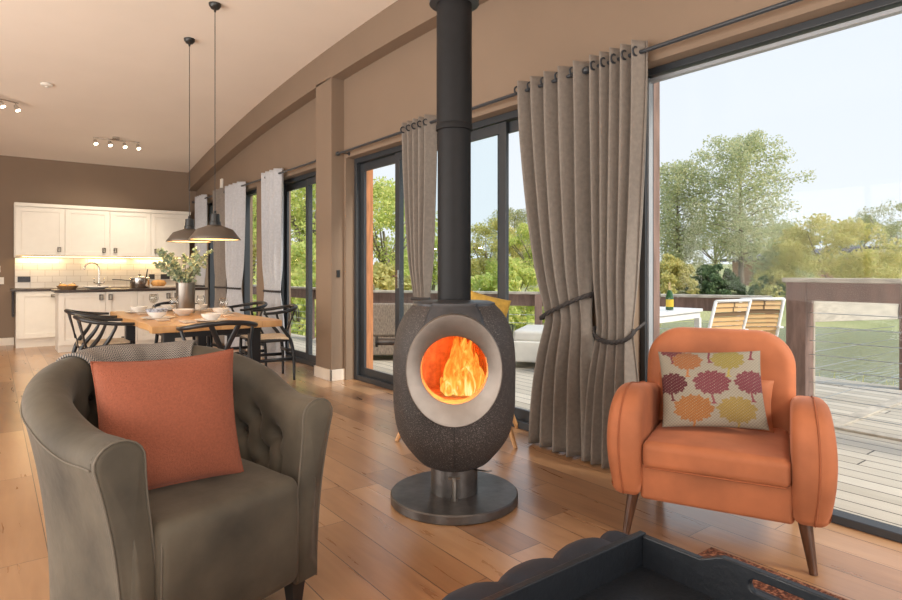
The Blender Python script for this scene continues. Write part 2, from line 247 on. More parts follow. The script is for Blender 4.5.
# ------------------------------------------------------------------ mesh helpers
class MB:
    def __init__(s): s.v = []; s.f = []; s.uv = None
    def add(s, vs, fs, mat=None):
        k = len(s.v)
        s.v += [tuple(mat @ Vector(p)) if mat else tuple(p) for p in vs]; s.f += [tuple(i+k for i in f) for f in fs]; return s
    def box(s, x0, x1, y0, y1, z0, z1, mat=None):
        return s.add([(x0, y0, z0), (x1, y0, z0), (x1, y1, z0), (x0, y1, z0), (x0, y0, z1), (x1, y0, z1), (x1, y1, z1), (x0, y1, z1)],
                     [(3, 2, 1, 0), (4, 5, 6, 7), (0, 1, 5, 4), (1, 2, 6, 5), (2, 3, 7, 6), (3, 0, 4, 7)], mat)
    def tube(s, path, rad, seg=10, flat=1., cap=True, up=None):
        P = [Vector(p) for p in path]; n = len(P); rad = [rad]*n if isinstance(rad, (int, float)) else rad
        T = [(P[min(i+1, n-1)]-P[max(i-1, 0)]).normalized() for i in range(n)]
        u = Vector(up) if up else (Vector((0, 0, 1)) if abs(T[0].z) < .9 else Vector((1, 0, 0)))
        vs = []; fs = []
        for i in range(n):
            a = T[i].cross(u).normalized(); b = a.cross(T[i]).normalized()
            if not up: u = b
            for k in range(seg):
                q = 2*PI*k/seg; vs.append(P[i]+a*math.cos(q)*rad[i]+b*math.sin(q)*rad[i]*flat)
        for i in range(n-1):
            for k in range(seg):
                k2 = (k+1) % seg; fs.append((i*seg+k, i*seg+k2, (i+1)*seg+k2, (i+1)*seg+k))
        if cap: fs.append(tuple(range(seg-1, -1, -1))); fs.append(tuple((n-1)*seg+k for k in range(seg)))
        return s.add(vs, fs)
    def lathe(s, prof, c=(0, 0, 0), seg=32, mat=None, sx=1., sy=1., skip=None, a0=0., a1=2*PI):
        full = abs(a1-a0-2*PI) < 1e-6; m = seg if full else seg+1
        vs = [(c[0]+r*math.cos(a0+(a1-a0)*k/seg)*sx, c[1]+r*math.sin(a0+(a1-a0)*k/seg)*sy, c[2]+z) for r, z in prof for k in range(m)]
        fs = []
        for i in range(len(prof)-1):
            for k in range(seg):
                k2 = (k+1) % m; q = (i*m+k, i*m+k2, (i+1)*m+k2, (i+1)*m+k)
                if skip and skip(*[sum(vs[j][d] for j in q)/4 for d in range(3)]): continue
                fs.append(q)
        return s.add(vs, fs, mat)
    def grid(s, fn, nu, nv, closeu=False):
        vs = [fn(i/(nu if closeu else nu-1), j/(nv-1)) for j in range(nv) for i in range(nu)]; fs = []
        for j in range(nv-1):
            for i in range(nu if closeu else nu-1):
                i2 = (i+1) % nu; fs.append((j*nu+i, j*nu+i2, (j+1)*nu+i2, (j+1)*nu+i))
        return s.add(vs, fs)
    def slab(s, out, th, r, puff=0., rings=5, plane='xz', warp=None, seg=4, off=0.):
        """outline (CCW list of 2D pts) thickened by th with rounded edges and puffed faces; plane says which axes the outline lies in"""
        out = [Vector(p) for p in out]; n = len(out); cen = sum(out, Vector((0, 0)))/n
        nr = []
        for i in range(n):
            d = (out[(i+1) % n]-out[i-1]).normalized(); nr.append(Vector((-d.y, d.x)))
        L = []
        for k in range(seg+1):
            a = PI/2*k/seg; L.append((r*(1-math.cos(a)) if False else r*(1-math.sin(PI/2-a)) , 0, r*math.sin(a)))
        layers = []
        h = th/2-r
        half = []
        for k in range(seg+1):
            a = PI/2*k/seg; half.append(([out[i]+nr[i]*(r*(1-math.cos(a))) for i in range(n)], h+r*math.sin(a)))
        base = half[-1][0]
        for q in range(1, rings+1):
            k = 1-q/(rings+.35); half.append(([cen+(p-cen)*k for p in base], th/2+puff*(1-k*k)**1.0))
        layers = [(p, -t) for p, t in reversed(half)]+half
        vs = []
        for p, t in layers:
            for q in p:
                v = {'xz': (q.x, t+off, q.y), 'yz': (t+off, q.x, q.y), 'xy': (q.x, q.y, t+off)}[plane]
                vs.append(warp(*v) if warp else v)
        fs = []; m = len(layers)
        for j in range(m-1):
            for i in range(n):
                i2 = (i+1) % n; fs.append((j*n+i, j*n+i2, (j+1)*n+i2, (j+1)*n+i))
        fs.append(tuple(range(n-1, -1, -1))); fs.append(tuple((m-1)*n+i for i in range(n)))
        return s.add(vs, fs)
    def rbox(s, c, half, r, n=10, warp=None):
        """box with rounded edges made of a fine grid"""
        vs = {}; V = []; F = []
        def idx(p):
            k = tuple(round(a, 5) for a in p)
            if k not in vs:
                vs[k] = len(V); q = Vector(p); h = Vector(half); inn = Vector([max(-h[i]+r, min(h[i]-r, q[i])) for i in range(3)]); d = q-inn
                if d.length > 1e-9: q = inn+d.normalized()*r
                if warp: q = Vector(warp(*q))
                V.append((q.x+c[0], q.y+c[1], q.z+c[2]))
            return vs[k]
        def lin(hh):
            core = [-(hh-r)+2*(hh-r)*i/n for i in range(n+1)]; e = [r*math.tan(PI/4*k/3) for k in (1, 2, 3)]
            return [-(hh-r)-x for x in reversed(e)]+core+[(hh-r)+x for x in e]
        ln = [lin(h) for h in half]
        for ax in range(3):
            a, b = (ax+1) % 3, (ax+2) % 3
            for sg in (-1, 1):
                for i in range(len(ln[a])-1):
                    for j in range(len(ln[b])-1):
                        q = []
                        for (ii, jj) in ((i, j), (i+1, j), (i+1, j+1), (i, j+1)):
                            p = [0, 0, 0]; p[ax] = sg*half[ax]; p[a] = ln[a][ii]; p[b] = ln[b][jj]; q.append(idx(p))
                        if sg < 0: q.reverse()
                        F.append(tuple(q))
        return s.add(V, F)
    def build(s, name, mat, parent=None, smooth=False, bev=0., sub=0, solid=0., loc=None, rot=None):
        me = bpy.data.meshes.new(name); me.from_pydata([tuple(p) for p in s.v], [], s.f); me.update()
        o = bpy.data.objects.new(name, me); C.objects.link(o)
        me.materials.append(M[mat] if isinstance(mat, str) else mat)
        if smooth: me.shade_smooth()
        if smooth == 'auto': me.set_sharp_from_angle(angle=R(35))
        if parent: o.parent = parent
        if solid: q = o.modifiers.new('solid', 'SOLIDIFY'); q.thickness = solid; q.offset = 0
        if bev: q = o.modifiers.new('bevel', 'BEVEL'); q.width = bev; q.segments = 2; q.limit_method = 'ANGLE'; q.angle_limit = R(40)
        if sub: q = o.modifiers.new('sub', 'SUBSURF'); q.levels = sub; q.render_levels = sub
        if loc: o.location = loc
        if rot: o.rotation_euler = rot
        return o
def B(*a): return MB().box(*a)
def rrect(x0, x1, z0, z1, r, n=6, rs=None):
    """rounded rectangle outline CCW; rs = radii for (x0z0, x1z0, x1z1, x0z1)"""
    rs = rs or (r,)*4; P = []
    for (cx, cz, a, q) in ((x0+rs[0], z0+rs[0], 180, rs[0]), (x1-rs[1], z0+rs[1], 270, rs[1]), (x1-rs[2], z1-rs[2], 0, rs[2]), (x0+rs[3], z1-rs[3], 90, rs[3])):
        for k in range(n+1): t = R(a+90*k/n); P.append((cx+q*math.cos(t), cz+q*math.sin(t)))
    # densify the straight runs
    O = []
    for i, p in enumerate(P):
        O.append(p); q = P[(i+1) % len(P)]; d = math.dist(p, q); m = int(d/.04)
        for k in range(1, m): O.append((p[0]+(q[0]-p[0])*k/m, p[1]+(q[1]-p[1])*k/m))
    return O
def tag(o, label, cat, group=None):
    o['label'] = label; o['category'] = cat
    if group: o['group'] = group
    return o
def thing(name, label, cat, loc=(0, 0, 0), rz=0., group=None, rot=None):
    o = bpy.data.objects.new(name, None); C.objects.link(o); o.location = loc; o.rotation_euler = rot or (0, 0, rz); o.empty_display_size = .1
    return tag(o, label, cat, group)
def struct(o): o['kind'] = 'structure'; return o
def dup(root, loc=None, rz=None, label=None, group=None, scale=None):
    def cp(o, par):
        c = o.copy(); C.objects.link(c)
        if par: c.parent = par
        for ch in o.children: cp(ch, c)
        return c
    r = cp(root, None)
    if loc is not None: r.location = loc
    if rz is not None: r.rotation_euler = (0, 0, rz)
    if label: r['label'] = label
    if group: r['group'] = group
    if scale: r.scale = scale if hasattr(scale, '__len__') else (scale,)*3
    return r
def spline(pts, n=8):
    P = [Vector(p) for p in pts]; out = []
    for i in range(len(P)-1):
        a, b, c, d = P[max(i-1, 0)], P[i], P[i+1], P[min(i+2, len(P)-1)]
        for k in range(n):
            t = k/n; out.append(.5*((2*b)+(c-a)*t+(2*a-5*b+4*c-d)*t*t+(3*b-a-3*c+d)*t**3))
    out.append(P[-1]); return out
def sstep(a, b, x):
    t = max(0, min(1, (x-a)/(b-a))); return t*t*(3-2*t)

# ------------------------------------------------------------------ structure
XW, XG, YE = 3.07, 3.20, 11.9            # wall face, glazing line, kitchen end wall
def ceil_z(y): return 3.64-(y-4.5)**2/88
struct(B(-3.6, 3.22, -3.1, YE+.1, -.12, 0).build('floor', 'floor'))
def ceil_mb():
    m = MB(); ys = [-3.3+i*(YE+.3+3.3)/48 for i in range(49)]; vs = []; fs = []
    for y in ys:
        z = ceil_z(y); vs += [(-3.8, y, z), (3.5, y, z), (3.5, y, z+.2), (-3.8, y, z+.2)]
    for i in range(48):
        a = i*4; b = a+4
        for k in range(4): fs.append((a+k, b+k, b+(k+1) % 4, a+(k+1) % 4))
    fs += [(0, 1, 2, 3), (192+3, 192+2, 192+1, 192)]
    return m.add(vs, fs)
struct(ceil_mb().build('ceiling', 'ceiling', smooth='auto'))
# curved-top wall with openings: columns of boxes whose tops follow the ceiling
HZ = 2.42
openings = [(-1.2, 2.235, 'w'), (2.62, 5.90, 'd'), (6.42, 8.02, 'd'), (8.68, 9.56, 'w'), (10.45, 11.45, 'w')]
def wall_right():
    m = MB(); X0, X1 = XW, XG+.12
    def seg(a, b, z0):
        n = max(1, int((b-a)/.3))
        for i in range(n):
            y0 = a+(b-a)*i/n; y1 = a+(b-a)*(i+1)/n; za, zb = ceil_z(y0)+.05, ceil_z(y1)+.05
            m.add([(X0, y0, z0), (X1, y0, z0), (X1, y1, z0), (X0, y1, z0), (X0, y0, za), (X1, y0, za), (X1, y1, zb), (X0, y1, zb)],
                  [(3, 2, 1, 0), (4, 5, 6, 7), (0, 1, 5, 4), (1, 2, 6, 5), (2, 3, 7, 6), (3, 0, 4, 7)])
    y = -3.1
    for a, b, k in openings: seg(y, a, -.1); seg(a, b, HZ); y = b
    seg(y, YE+.1, -.1); return m
struct(wall_right().build('wall_right', 'wall'))
def wall_x(y0, y1, zc, holes=()):
    m = MB(); x = -3.8
    for a, b, z0, z1 in holes: m.box(x, a, y0, y1, -.1, zc); m.box(a, b, y0, y1, -.1, z0); m.box(a, b, y0, y1, z1, zc); x = b
    m.box(x, 3.32, y0, y1, -.1, zc); return m
struct(wall_x(YE, YE+.15, ceil_z(YE)+.1).build('wall_end', 'wall'))
struct(wall_x(-3.25, -3.1, ceil_z(-3.1)+.1, [(-2.3, 3.0, .15, 2.55)]).build('wall_rear', 'wall'))
m = MB(); y = -3.25
for a, b in ((-1.4, 7.8),):
    m.box(-3.75, -3.6, y, a, -.1, 3.7); m.box(-3.75, -3.6, a, b, -.1, .15); m.box(-3.75, -3.6, a, b, 2.55, 3.7); y = b
m.box(-3.75, -3.6, y, YE+.1, -.1, 3.7)
struct(m.build('wall_left', 'wall'))
# curved boxed beam along the window wall
m = MB(); ys = [-3.1+i*(YE+3.1)/50 for i in range(51)]; vs = []; fs = []
for y in ys:
    z = ceil_z(y); vs += [(2.92, y, z-.335), (XW+.01, y, z-.335), (XW+.01, y, z+.02), (2.92, y, z+.02)]
for i in range(50):
    for k in range(4): fs.append((i*4+k, i*4+(k+1) % 4, i*4+4+(k+1) % 4, i*4+4+k))
m.add(vs, fs); struct(m.build('trim_beam', 'wall', smooth='auto'))
struct(MB().box(2.92, XW+.01, 5.95, 6.34, 0, ceil_z(6.1)-.32).build('trim_pillar', 'wall', bev=.004))
# skirting
struct(MB().box(2.90, 2.92, 5.93, 6.36, 0, .12).box(2.90, XW+.02, 5.93, 5.95, 0, .12).box(2.90, XW, 6.34, 6.36, 0, .12).build('baseboard_pillar', 'skirting', bev=.004))
m = MB(); prev = -3.1
for a, b, k in openings:
    if k == 'w' : continue
for a, b in ((2.25, 2.60), (6.36, 6.40), (8.04, 10.4)): m.box(XW-.018, XW, a, b, 0, .12)
struct(m.build('baseboard_right', 'skirting', bev=.004))
struct(MB().box(-3.6, .29, YE-.02, YE, 0, .12).build('baseboard_end', 'skirting', bev=.004))
# window reveals and frames
def frame_rect(m, y0, y1, z0, z1, w, x0, x1):
    m.box(x0, x1, y0, y0+w, z0, z1); m.box(x0, x1, y1-w, y1, z0, z1); m.box(x0, x1, y0+w, y1-w, z1-w, z1); m.box(x0, x1, y0+w, y1-w, z0, z0+w)
def pane(y0, y1, z0, z1, x, parent, mat='glass', name='pane'):
    return B(x-.004, x+.004, y0, y1, z0, z1).build(name, mat, parent)
for i, (a, b, k) in enumerate(openings):
    nm = ('window_%d' if k == 'w' else 'door_%d') % (i+1)
    root = bpy.data.objects.new(nm, None); C.objects.link(root); root['kind'] = 'structure'
    m = MB(); frame_rect(m, a, b, 0, HZ, .04 if i == 0 else .055, XG-.03, XG+.06); m.build(nm.split('_')[0]+'_frame', 'frame_grey', root, bev=.004)
    if i == 0:
        pane(a+.05, b-.05, .05, HZ-.05, XG+.01, root)
        MB().box(XG-.01, XG+.03, b-.052, b-.04, .04, HZ-.05).box(XG-.01, XG+.03, a+.05, b-.05, HZ-.075, HZ-.055).build('glazing_bead', 'frame_light', root)
    elif i == 1:
        for (p, q, x, mt) in ((5.02, 5.85, XG+.035, 'glass'), (3.46, 5.08, XG-.0, 'glass_tint'), (2.67, 3.60, XG+.035, 'glass')):
            s = MB(); frame_rect(s, p, q, .05, HZ-.06, .085, x-.016, x+.016); so_ = s.build('sash', 'frame_grey', root, bev=.004)
            B(x-.004, x+.004, p+.08, q-.08, .13, HZ-.14).build('pane', mt, so_)
        h = MB().box(XG-.034, XG-.016, 5.005, 5.04, 1.02, 1.2); h.tube([(XG-.03, 5.022, 1.14), (XG-.075, 5.022, 1.14), (XG-.08, 4.92, 1.14)], .010)
        h.build('door_handle', 'chrome', root, smooth='auto')
    elif i == 2:
        for (p, q, x) in ((7.14, 7.98, XG+.03), (6.46, 7.22, XG)):
            s = MB(); frame_rect(s, p, q, .05, HZ-.06, .085, x-.015, x+.015); so_ = s.build('sash', 'frame_grey', root, bev=.004)
            B(x-.004, x+.004, p+.08, q-.08, .13, HZ-.14).build('pane', 'glass', so_)
        MB().tube([(XG-.02, 6.53, .95), (XG-.06, 6.53, .97), (XG-.06, 6.53, 1.3), (XG-.02, 6.53, 1.32)], .011).build('door_handle', 'frame_light', root, smooth=True)
    else:
        pane(a+.05, b-.05, .05, HZ-.05, XG+.01, root)
# unseen rear / side windows added for the fill panels (frames only show in reflections)
for nm, axis in (('window_6', 'y'), ('window_7', 'x')):
    m = MB()
    if axis == 'y':
        for x in (-2.3, -.55, 1.2, 2.94): m.box(x, x+.06, -3.12, -3.06, .15, 2.55)
        m.box(-2.3, 3.0, -3.12, -3.06, .15, .21); m.box(-2.3, 3.0, -3.12, -3.06, 2.49, 2.55)
    else:
        for y in (-1.4, .9, 3.2, 5.5, 7.74): m.box(-3.62, -3.56, y, y+.06, .15, 2.55)
        m.box(-3.62, -3.56, -1.4, 7.8, .15, .21); m.box(-3.62, -3.56, -1.4, 7.8, 2.49, 2.55)
    struct(m.build(nm, 'frame_grey'))

# ------------------------------------------------------------------ outside setting
m = MB(); poly = [(3.32, -3), (7.6, -3), (7.6, 3.4), (6.34, 6.2), (4.78, 8.3), (4.5, 14), (3.32, 14)]
m.add([(x, y, -.03) for x, y in poly]+[(x, y, -.18) for x, y in poly], [tuple(range(7)), tuple(range(13, 6, -1))]+[(i+7, (i+1) % 7+7, (i+1) % 7, i) for i in range(7)])
struct(m.build('deck', 'deck'))
def terrain():
    m = MB(); n = 90
    def f(u, v):
        x = 3.9+(u**1.6)*150; y = -60+v*200; d = math.hypot(x, y)
        z = -.9+1.0*sstep(16, 34, d)+2.2*sstep(40, 130, d)
        lk = math.hypot((x-19.5)/7.5, (y-7.5)/9.0); z -= .5*(1-sstep(.8, 1.1, lk))
        return (x, y, z+.06*math.sin(x*1.3)*math.cos(y*.9))
    return m.grid(f, n, 110)
struct(terrain().build('ground', 'grass', smooth=True))
m = MB(); vs = [(19.5+7.9*math.cos(2*PI*k/40)*(1+.06*math.sin(5*k)), 7.5+9.4*math.sin(2*PI*k/40), -.86) for k in range(40)]
m.add(vs, [tuple(range(40))]); struct(m.build('lake', 'water'))
# exterior cedar jambs beside the patio door and big window
struct(MB().box(XG+.07, XG+.17, 5.83, 5.90, -.03, 2.6).build('trim_cedar_post', 'jamb_cedar', bev=.004))
struct(MB().box(XG+.07, XG+.17, 2.225, 2.25, -.03, 2.6).build('trim_cedar_board', 'post_brown', bev=.004))
# raised framing boards where the deck changes direction
struct(MB().box(5.18, 5.28, -3, 2.0, -.03, -.012).box(5.28, 7.55, 1.88, 1.98, -.03, -.012).build('trim_deck_border', 'rail_grey', bev=.003))

# ------------------------------------------------------------------ stove
def stove():
    rz = R(-37.7)
    t = thing('wood_stove', 'dark speckled egg shaped wood stove with round steel door and tall black flue', 'stove', (1.925, 2.49, 0), rz)
    MB().lathe([(0, 0), (.325, 0), (.332, .006), (.332, .042), (.326, .048), (0, .048)], seg=72).build('base_plate', 'iron', t, smooth='auto')
    ped = MB().lathe([(.122, .048), (.122, .180), (.132, .184), (.132, .192), (.10, .196)], seg=48).build('pedestal', 'iron', t, smooth='auto')
    MB().tube([(.0, -.135, .155), (.0, -.145, .145), (.0, -.147, .045)], .011, 8).box(-.03, .03, -.133, -.12, .148, .16).box(-.016, .016, -.155, -.125, .049, .058).build('ash_latch', 'steel', ped, smooth='auto')
    MB().tube([(.10, -.09, .186), (.17, -.14, .192), (.185, -.15, .20)], .004, 6).build('air_lever', 'steel', ped, smooth=True)
    prof = spline([(.09, .176, 0), (.15, .194, 0), (.20, .232, 0), (.283, .345, 0), (.313, .47, 0), (.318, .60, 0), (.318, .76, 0), (.300, .88, 0), (.262, .965, 0), (.212, 1.022, 0)], 6)
    prof = [(p.x, p.y) for p in prof]
    zc = .728
    hole = lambda x, y, z: y < 0 and (x*x+(z-zc)**2) < .185**2
    body = MB().lathe(prof, seg=96, skip=hole).build('body_shell', 'stove_stone', t, smooth=True)
    MB().lathe([(.215, 1.018), (.212, 1.03), (.19, 1.037), (.088, 1.039)], seg=64).build('top_plate', 'collar_metal', t, smooth='auto')
    # curved metal plate let into the shell above the door
    pr = [(r+.005, z) for r, z in prof if z > .90]+[(.215, 1.032), (.15, 1.045), (.09, 1.045)]
    MB().lathe(pr, seg=20, a0=R(270-31), a1=R(270+31)).build('top_collar', 'collar_metal', t, smooth='auto', solid=.008)
    # seam below the door
    m = MB(); pp = [(r+.0008, z) for r, z in prof if z < .50]
    for i in range(len(pp)-1):
        (r0, z0), (r1, z1) = pp[i], pp[i+1]
        m.add([(-.0018, -r0, z0), (.0018, -r0, z0), (.0018, -r1, z1), (-.0018, -r1, z1), (-.0018, -r0+.01, z0), (.0018, -r0+.01, z0), (.0018, -r1+.01, z1), (-.0018, -r1+.01, z1)], [(0, 1, 2, 3), (7, 6, 5, 4), (0, 3, 7, 4), (1, 5, 6, 2)])
    m.build('shell_seam', 'black_plastic', t)
    # door ring: oval outside, round opening, dished face
    N = 96; rings = [(.205, .243, -.235), (.226, .264, -.262), (.227, .265, -.335), (.223, .261, -.342), (.217, .255, -.341), (.165, .168, -.318), (.159, .160, -.312), (.158, .159, -.23), (.17, .17, -.22)]
    vs = []; fs = []
    for a, b, y in rings:
        for k in range(N): q = 2*PI*k/N; vs.append((a*math.cos(q), y, zc+b*math.sin(q)))
    for i in range(len(rings)-1):
        for k in range(N): fs.append((i*N+k, i*N+(k+1) % N, (i+1)*N+(k+1) % N, (i+1)*N+k))
    door = MB().add(vs, fs).build('stove_door', 'ring_steel', t, smooth='auto')
    g = MB().lathe([(0, 0), (.165, 0), (.165, .004), (0, .004)], seg=48, mat=Matrix.Translation((0, -.25, zc)) @ Matrix.Rotation(R(90), 4, 'X'))
    g.build('door_glass', 'glass', door)
    # fire chamber with ribbed bricks
    ch = MB(); NR = 72; vs = []; fs = []
    for j in range(2):
        for k in range(NR+1):
            a = R(205)-R(230)*k/NR; r = .185+(.008 if (k//3) % 2 else 0); vs.append((r*math.cos(a), -.04+r*math.sin(a), .56+.36*j))
    for k in range(NR): fs.append((k, k+1, NR+2+k, NR+1+k))
    ch.add(vs, fs); ch.box(-.19, .19, -.215, .14, .54, .565).box(-.185, .185, -.19, .12, .905, .915).box(-.21, -.19, -.20, .05, .56, .90).box(.19, .21, -.20, .05, .56, .90)
    ch.build('fire_chamber', 'brick_hot', t, smooth='auto')
    fl = MB(); r2 = random.Random(3)
    for (x, y, h, w) in ((.03, -.03, .33, .06), (.075, -.05, .30, .055), (-.01, -.08, .22, .045), (.05, -.10, .17, .045), (.10, -.02, .20, .04), (-.05, -.05, .08, .03), (.02, .02, .30, .05), (.12, -.07, .16, .035), (.055, .0, .34, .055), (.02, -.12, .13, .035), (.07, -.13, .15, .035), (-.03, -.12, .10, .03)):
        ph = r2.random()*6; ps = []; rs = []
        for k in range(13):
            q = k/12; ps.append((x+.018*math.sin(ph+q*5)*q, y+.012*math.cos(ph+q*4)*q, .57+h*q)); rs.append(w*(.55+.6*math.sin(PI*min(1, q*1.15)))*(1-q)**.55+.002)
        fl.tube(ps, rs, 12, flat=.7, up=(0, 1, 0))
    fl.build('flames', 'flame', t, smooth=True)
    L = bpy.data.lights.new('fire_glow', 'POINT'); L.energy = 12; L.color = (1, .30, .06); L.shadow_soft_size = .06
    lo = bpy.data.objects.new('fire_glow', L); C.objects.link(lo); lo.parent = t; lo.location = (.02, -.07, .76)
    # flue
    ztop = ceil_z(2.49)
    fp = MB().lathe([(.087, 1.036), (.087, 1.95), (.0925, 1.955), (.0925, ztop-.005)], seg=48).build('flue_pipe', 'flue_black', t, smooth='auto')
    MB().lathe([(.093, 2.585), (.13, 2.59), (.13, 2.63), (.122, 2.64), (.093, 2.645)], seg=48).build('flue_bracket', 'collar_metal', fp, smooth='auto')
    MB().lathe([(.0895, 1.925), (.096, 1.928), (.096, 1.955), (.093, 1.96)], seg=48).build('flue_joint', 'flue_black', fp, smooth='auto')
    # external air pipe stub at the back left
    MB().tube([(-.20, .20, .80), (-.43, .20, .80)], .019, 16).build('air_pipe', 'iron', t, smooth='auto')
    MB().tube([(-.425, .20, .80), (-.437, .20, .80)], .030, 16).build('pipe_cap', 'black_plastic', t, smooth='auto')
stove()

# ------------------------------------------------------------------ green tub armchair
def tub_chair():
    t = thing('tub_armchair', 'olive grey velvet tub armchair with button tufted inside and high curved back', 'armchair', (.603, 1.955, 0), R(15))
    r0 = .290; La = .34
    def path(u):     # u 0..1 from right arm front round the back to left arm front, returns centre line point and outward normal
        Lc = PI*r0; T = 2*La+Lc; s = u*T
        wd = lambda y_: r0*(1+.11*sstep(0, 1, y_/La))
        if s < La: return (wd(s), s), (1, 0)
        if s > La+Lc: return (-wd(T-s), T-s), (-1, 0)
        a = (s-La)/r0; return (r0*1.11*math.cos(a), La+r0*math.sin(a)*1.12), (math.cos(a), math.sin(a))
    T = 2*La+PI*r0
    def hgt(u): q = 1-abs(2*u-1); return .735+.155*sstep(.12, .80, q)
    NS, NU = 56, 150
    # cross-section: v 0..1 goes outer bottom -> top -> inner bottom
    def sec(v, H):
        th = .068; fl = .075
        zr = H-.062
        if v < .38:   # outer side
            q = v/.38; z = .10+(zr-.10)*q; return (.045+fl*q**2.2, z)
        if v < .62:
            q = (v-.38)/.24; a = PI*q; c = .045+fl-.0675; return (c+.0675*math.cos(a), zr+.062*math.sin(a))
        q = (v-.62)/.38; z = zr-(zr-.30)*q; return (-.015-.03*sstep(0, 1, q)+.0, z)
    # diamond tufting on the inside
    def tuft(u, z, H):
        s = u*T; sp = .155; rowh = .105; best = 9; d = 0; zt = H-.155
        for row in range(4):
            zz = zt-row*rowh; off = (row % 2)*sp/2
            k = round((s-off)/sp); ds = s-off-k*sp
            if abs(s-T/2) > T/2-.09: continue
            q = (ds/.036)**2+((z-zz)/.032)**2; d += .042*math.exp(-q)
            q2 = abs(ds)*1.0
            # folds between buttons
            for sg in (-1, 1):
                if row < 3:
                    x0, z0 = 0, zz; x1, z1 = sg*sp/2, zz-rowh
                    px, pz = ds, z; tt = max(0, min(1, ((px-x0)*(x1-x0)+(pz-z0)*(z1-z0))/((x1-x0)**2+(z1-z0)**2)))
                    dd = math.hypot(px-x0-tt*(x1-x0), pz-z0-tt*(z1-z0)); d += .009*math.exp(-(dd/.010)**2)
        return d
    vs = []; fs = []
    for j in range(NU+1):
        u = j/NU; (px, py), (nx, ny) = path(u); H = hgt(u)
        for i in range(NS+1):
            n_, z = sec(i/NS, H)
            if i/NS > .62: n_ += tuft(u, z, H)*sstep(.62, .67, i/NS)
            vs.append((px+nx*n_, py+ny*n_, z))
    for j in range(NU):
        for i in range(NS): a = j*(NS+1)+i; fs.append((a, a+NS+1, a+NS+2, a+1))
    fs.append(tuple(NU*(NS+1)+i for i in range(NS+1))); fs.append(tuple(range(NS, -1, -1)))
    MB().add(vs, fs).build('tub_shell', 'velvet', t, smooth='auto')
    # padded arm fronts
    for sg in (1, -1):
        pts = [sec(i/40, hgt(0)) for i in range(41)]
        P = [(sg*(r0+a), z) for a, z in pts]; 
        if sg > 0: P = P
        else: P = P[::-1]
        P = [(x, z) for x, z in P]
        P2 = []
        for i, p in enumerate(P): P2.append(p)
        # extend to the floor line of the shell
        ins = (sg*(r0-.045), .10); P2 = P2+[ins] if sg > 0 else [ins]+P2
        MB().slab(P2, .05, .016, puff=.010, plane='xz', off=-.006).build('arm_front', 'velvet', t, smooth=True)
        path_ = [(x, -.031, z) for x, z in P2]
        if sg > 0: path_ = path_[:-1]
        else: path_ = path_[1:]
        MB().tube([(x-0*sg, -.022, z) for x, _, z in path_], .0035, 6).build('piping', 'velvet_seam', t, smooth=True)
    # outer seam under the roll
    sm = []
    for j in range(NU+1):
        u = j/NU; (px, py), (nx, ny) = path(u); n_, z = sec(.375, hgt(u)); sm.append((px+nx*(n_+.0015), py+ny*(n_+.0015), z))
    MB().tube(sm, .003, 6).build('piping', 'velvet_seam', t, smooth=True)
    # buttons
    bm_ = 0
    for row in range(3):
        for k in range(1, int(T/.155)):
            s = k*.155+(row % 2)*.0775; u = s/T
            if not .09/T < u < 1-.09/T: continue
            (px, py), (nx, ny) = path(u); H = hgt(u); z = H-.155-row*.105
            if z < .50: continue
            v = .62+.38*(H-.062-z)/(H-.062-.30); n_, _ = sec(v, H); n_ += .036
            MB().lathe([(0, .006), (.008, .004), (.011, 0), (.008, -.003)], seg=12, mat=Matrix.Translation((px+nx*n_, py+ny*n_, z)) @ Vector((-nx, -ny, 0)).to_track_quat('Z', 'Y').to_matrix().to_4x4()).build('button', 'fabric_buttons', t, smooth=True)
    # seat cushion and front panel
    def wseat(x, y, z):
        x *= .86
        return (x, y-.012*max(0, 1-(x/.30)**2) if y < 0 else y, z+.020*max(0, 1-(x/.30)**2-((y)/.34)**2)+.004*math.sin(9*x+4*y))
    MB().rbox((0, .29, .295), (.295, .335, .185), .045, 12, wseat).build('seat_cushion', 'velvet', t, smooth=True)
    for x in (-.24, .24): 
        MB().tube([(x, -.046, .10), (x, -.046, .11)], .002, 5)
    for x, y in ((-.27, .02), (.27, .02), (-.20, .60), (.20, .60)):
        MB().add([(x+sx_*a, y+sy_*a, z) for z, a in ((0, .018), (.105, .028)) for sx_, sy_ in ((-1, -1), (1, -1), (1, 1), (-1, 1))], [(3, 2, 1, 0), (4, 5, 6, 7), (0, 1, 5, 4), (1, 2, 6, 5), (2, 3, 7, 6), (3, 0, 4, 7)]).build('leg', 'dark_wood', t)
    for x in (-.238, .238): MB().tube([(x, -.040, .12), (x, -.042, .40), (x*.985, -.034, .45), (x*.97, -.005, .475)], .003, 6).build('piping', 'velvet_seam', t, smooth=True)
    return t, path, hgt, sec
tubt, tpath, thgt, tsec = tub_chair()

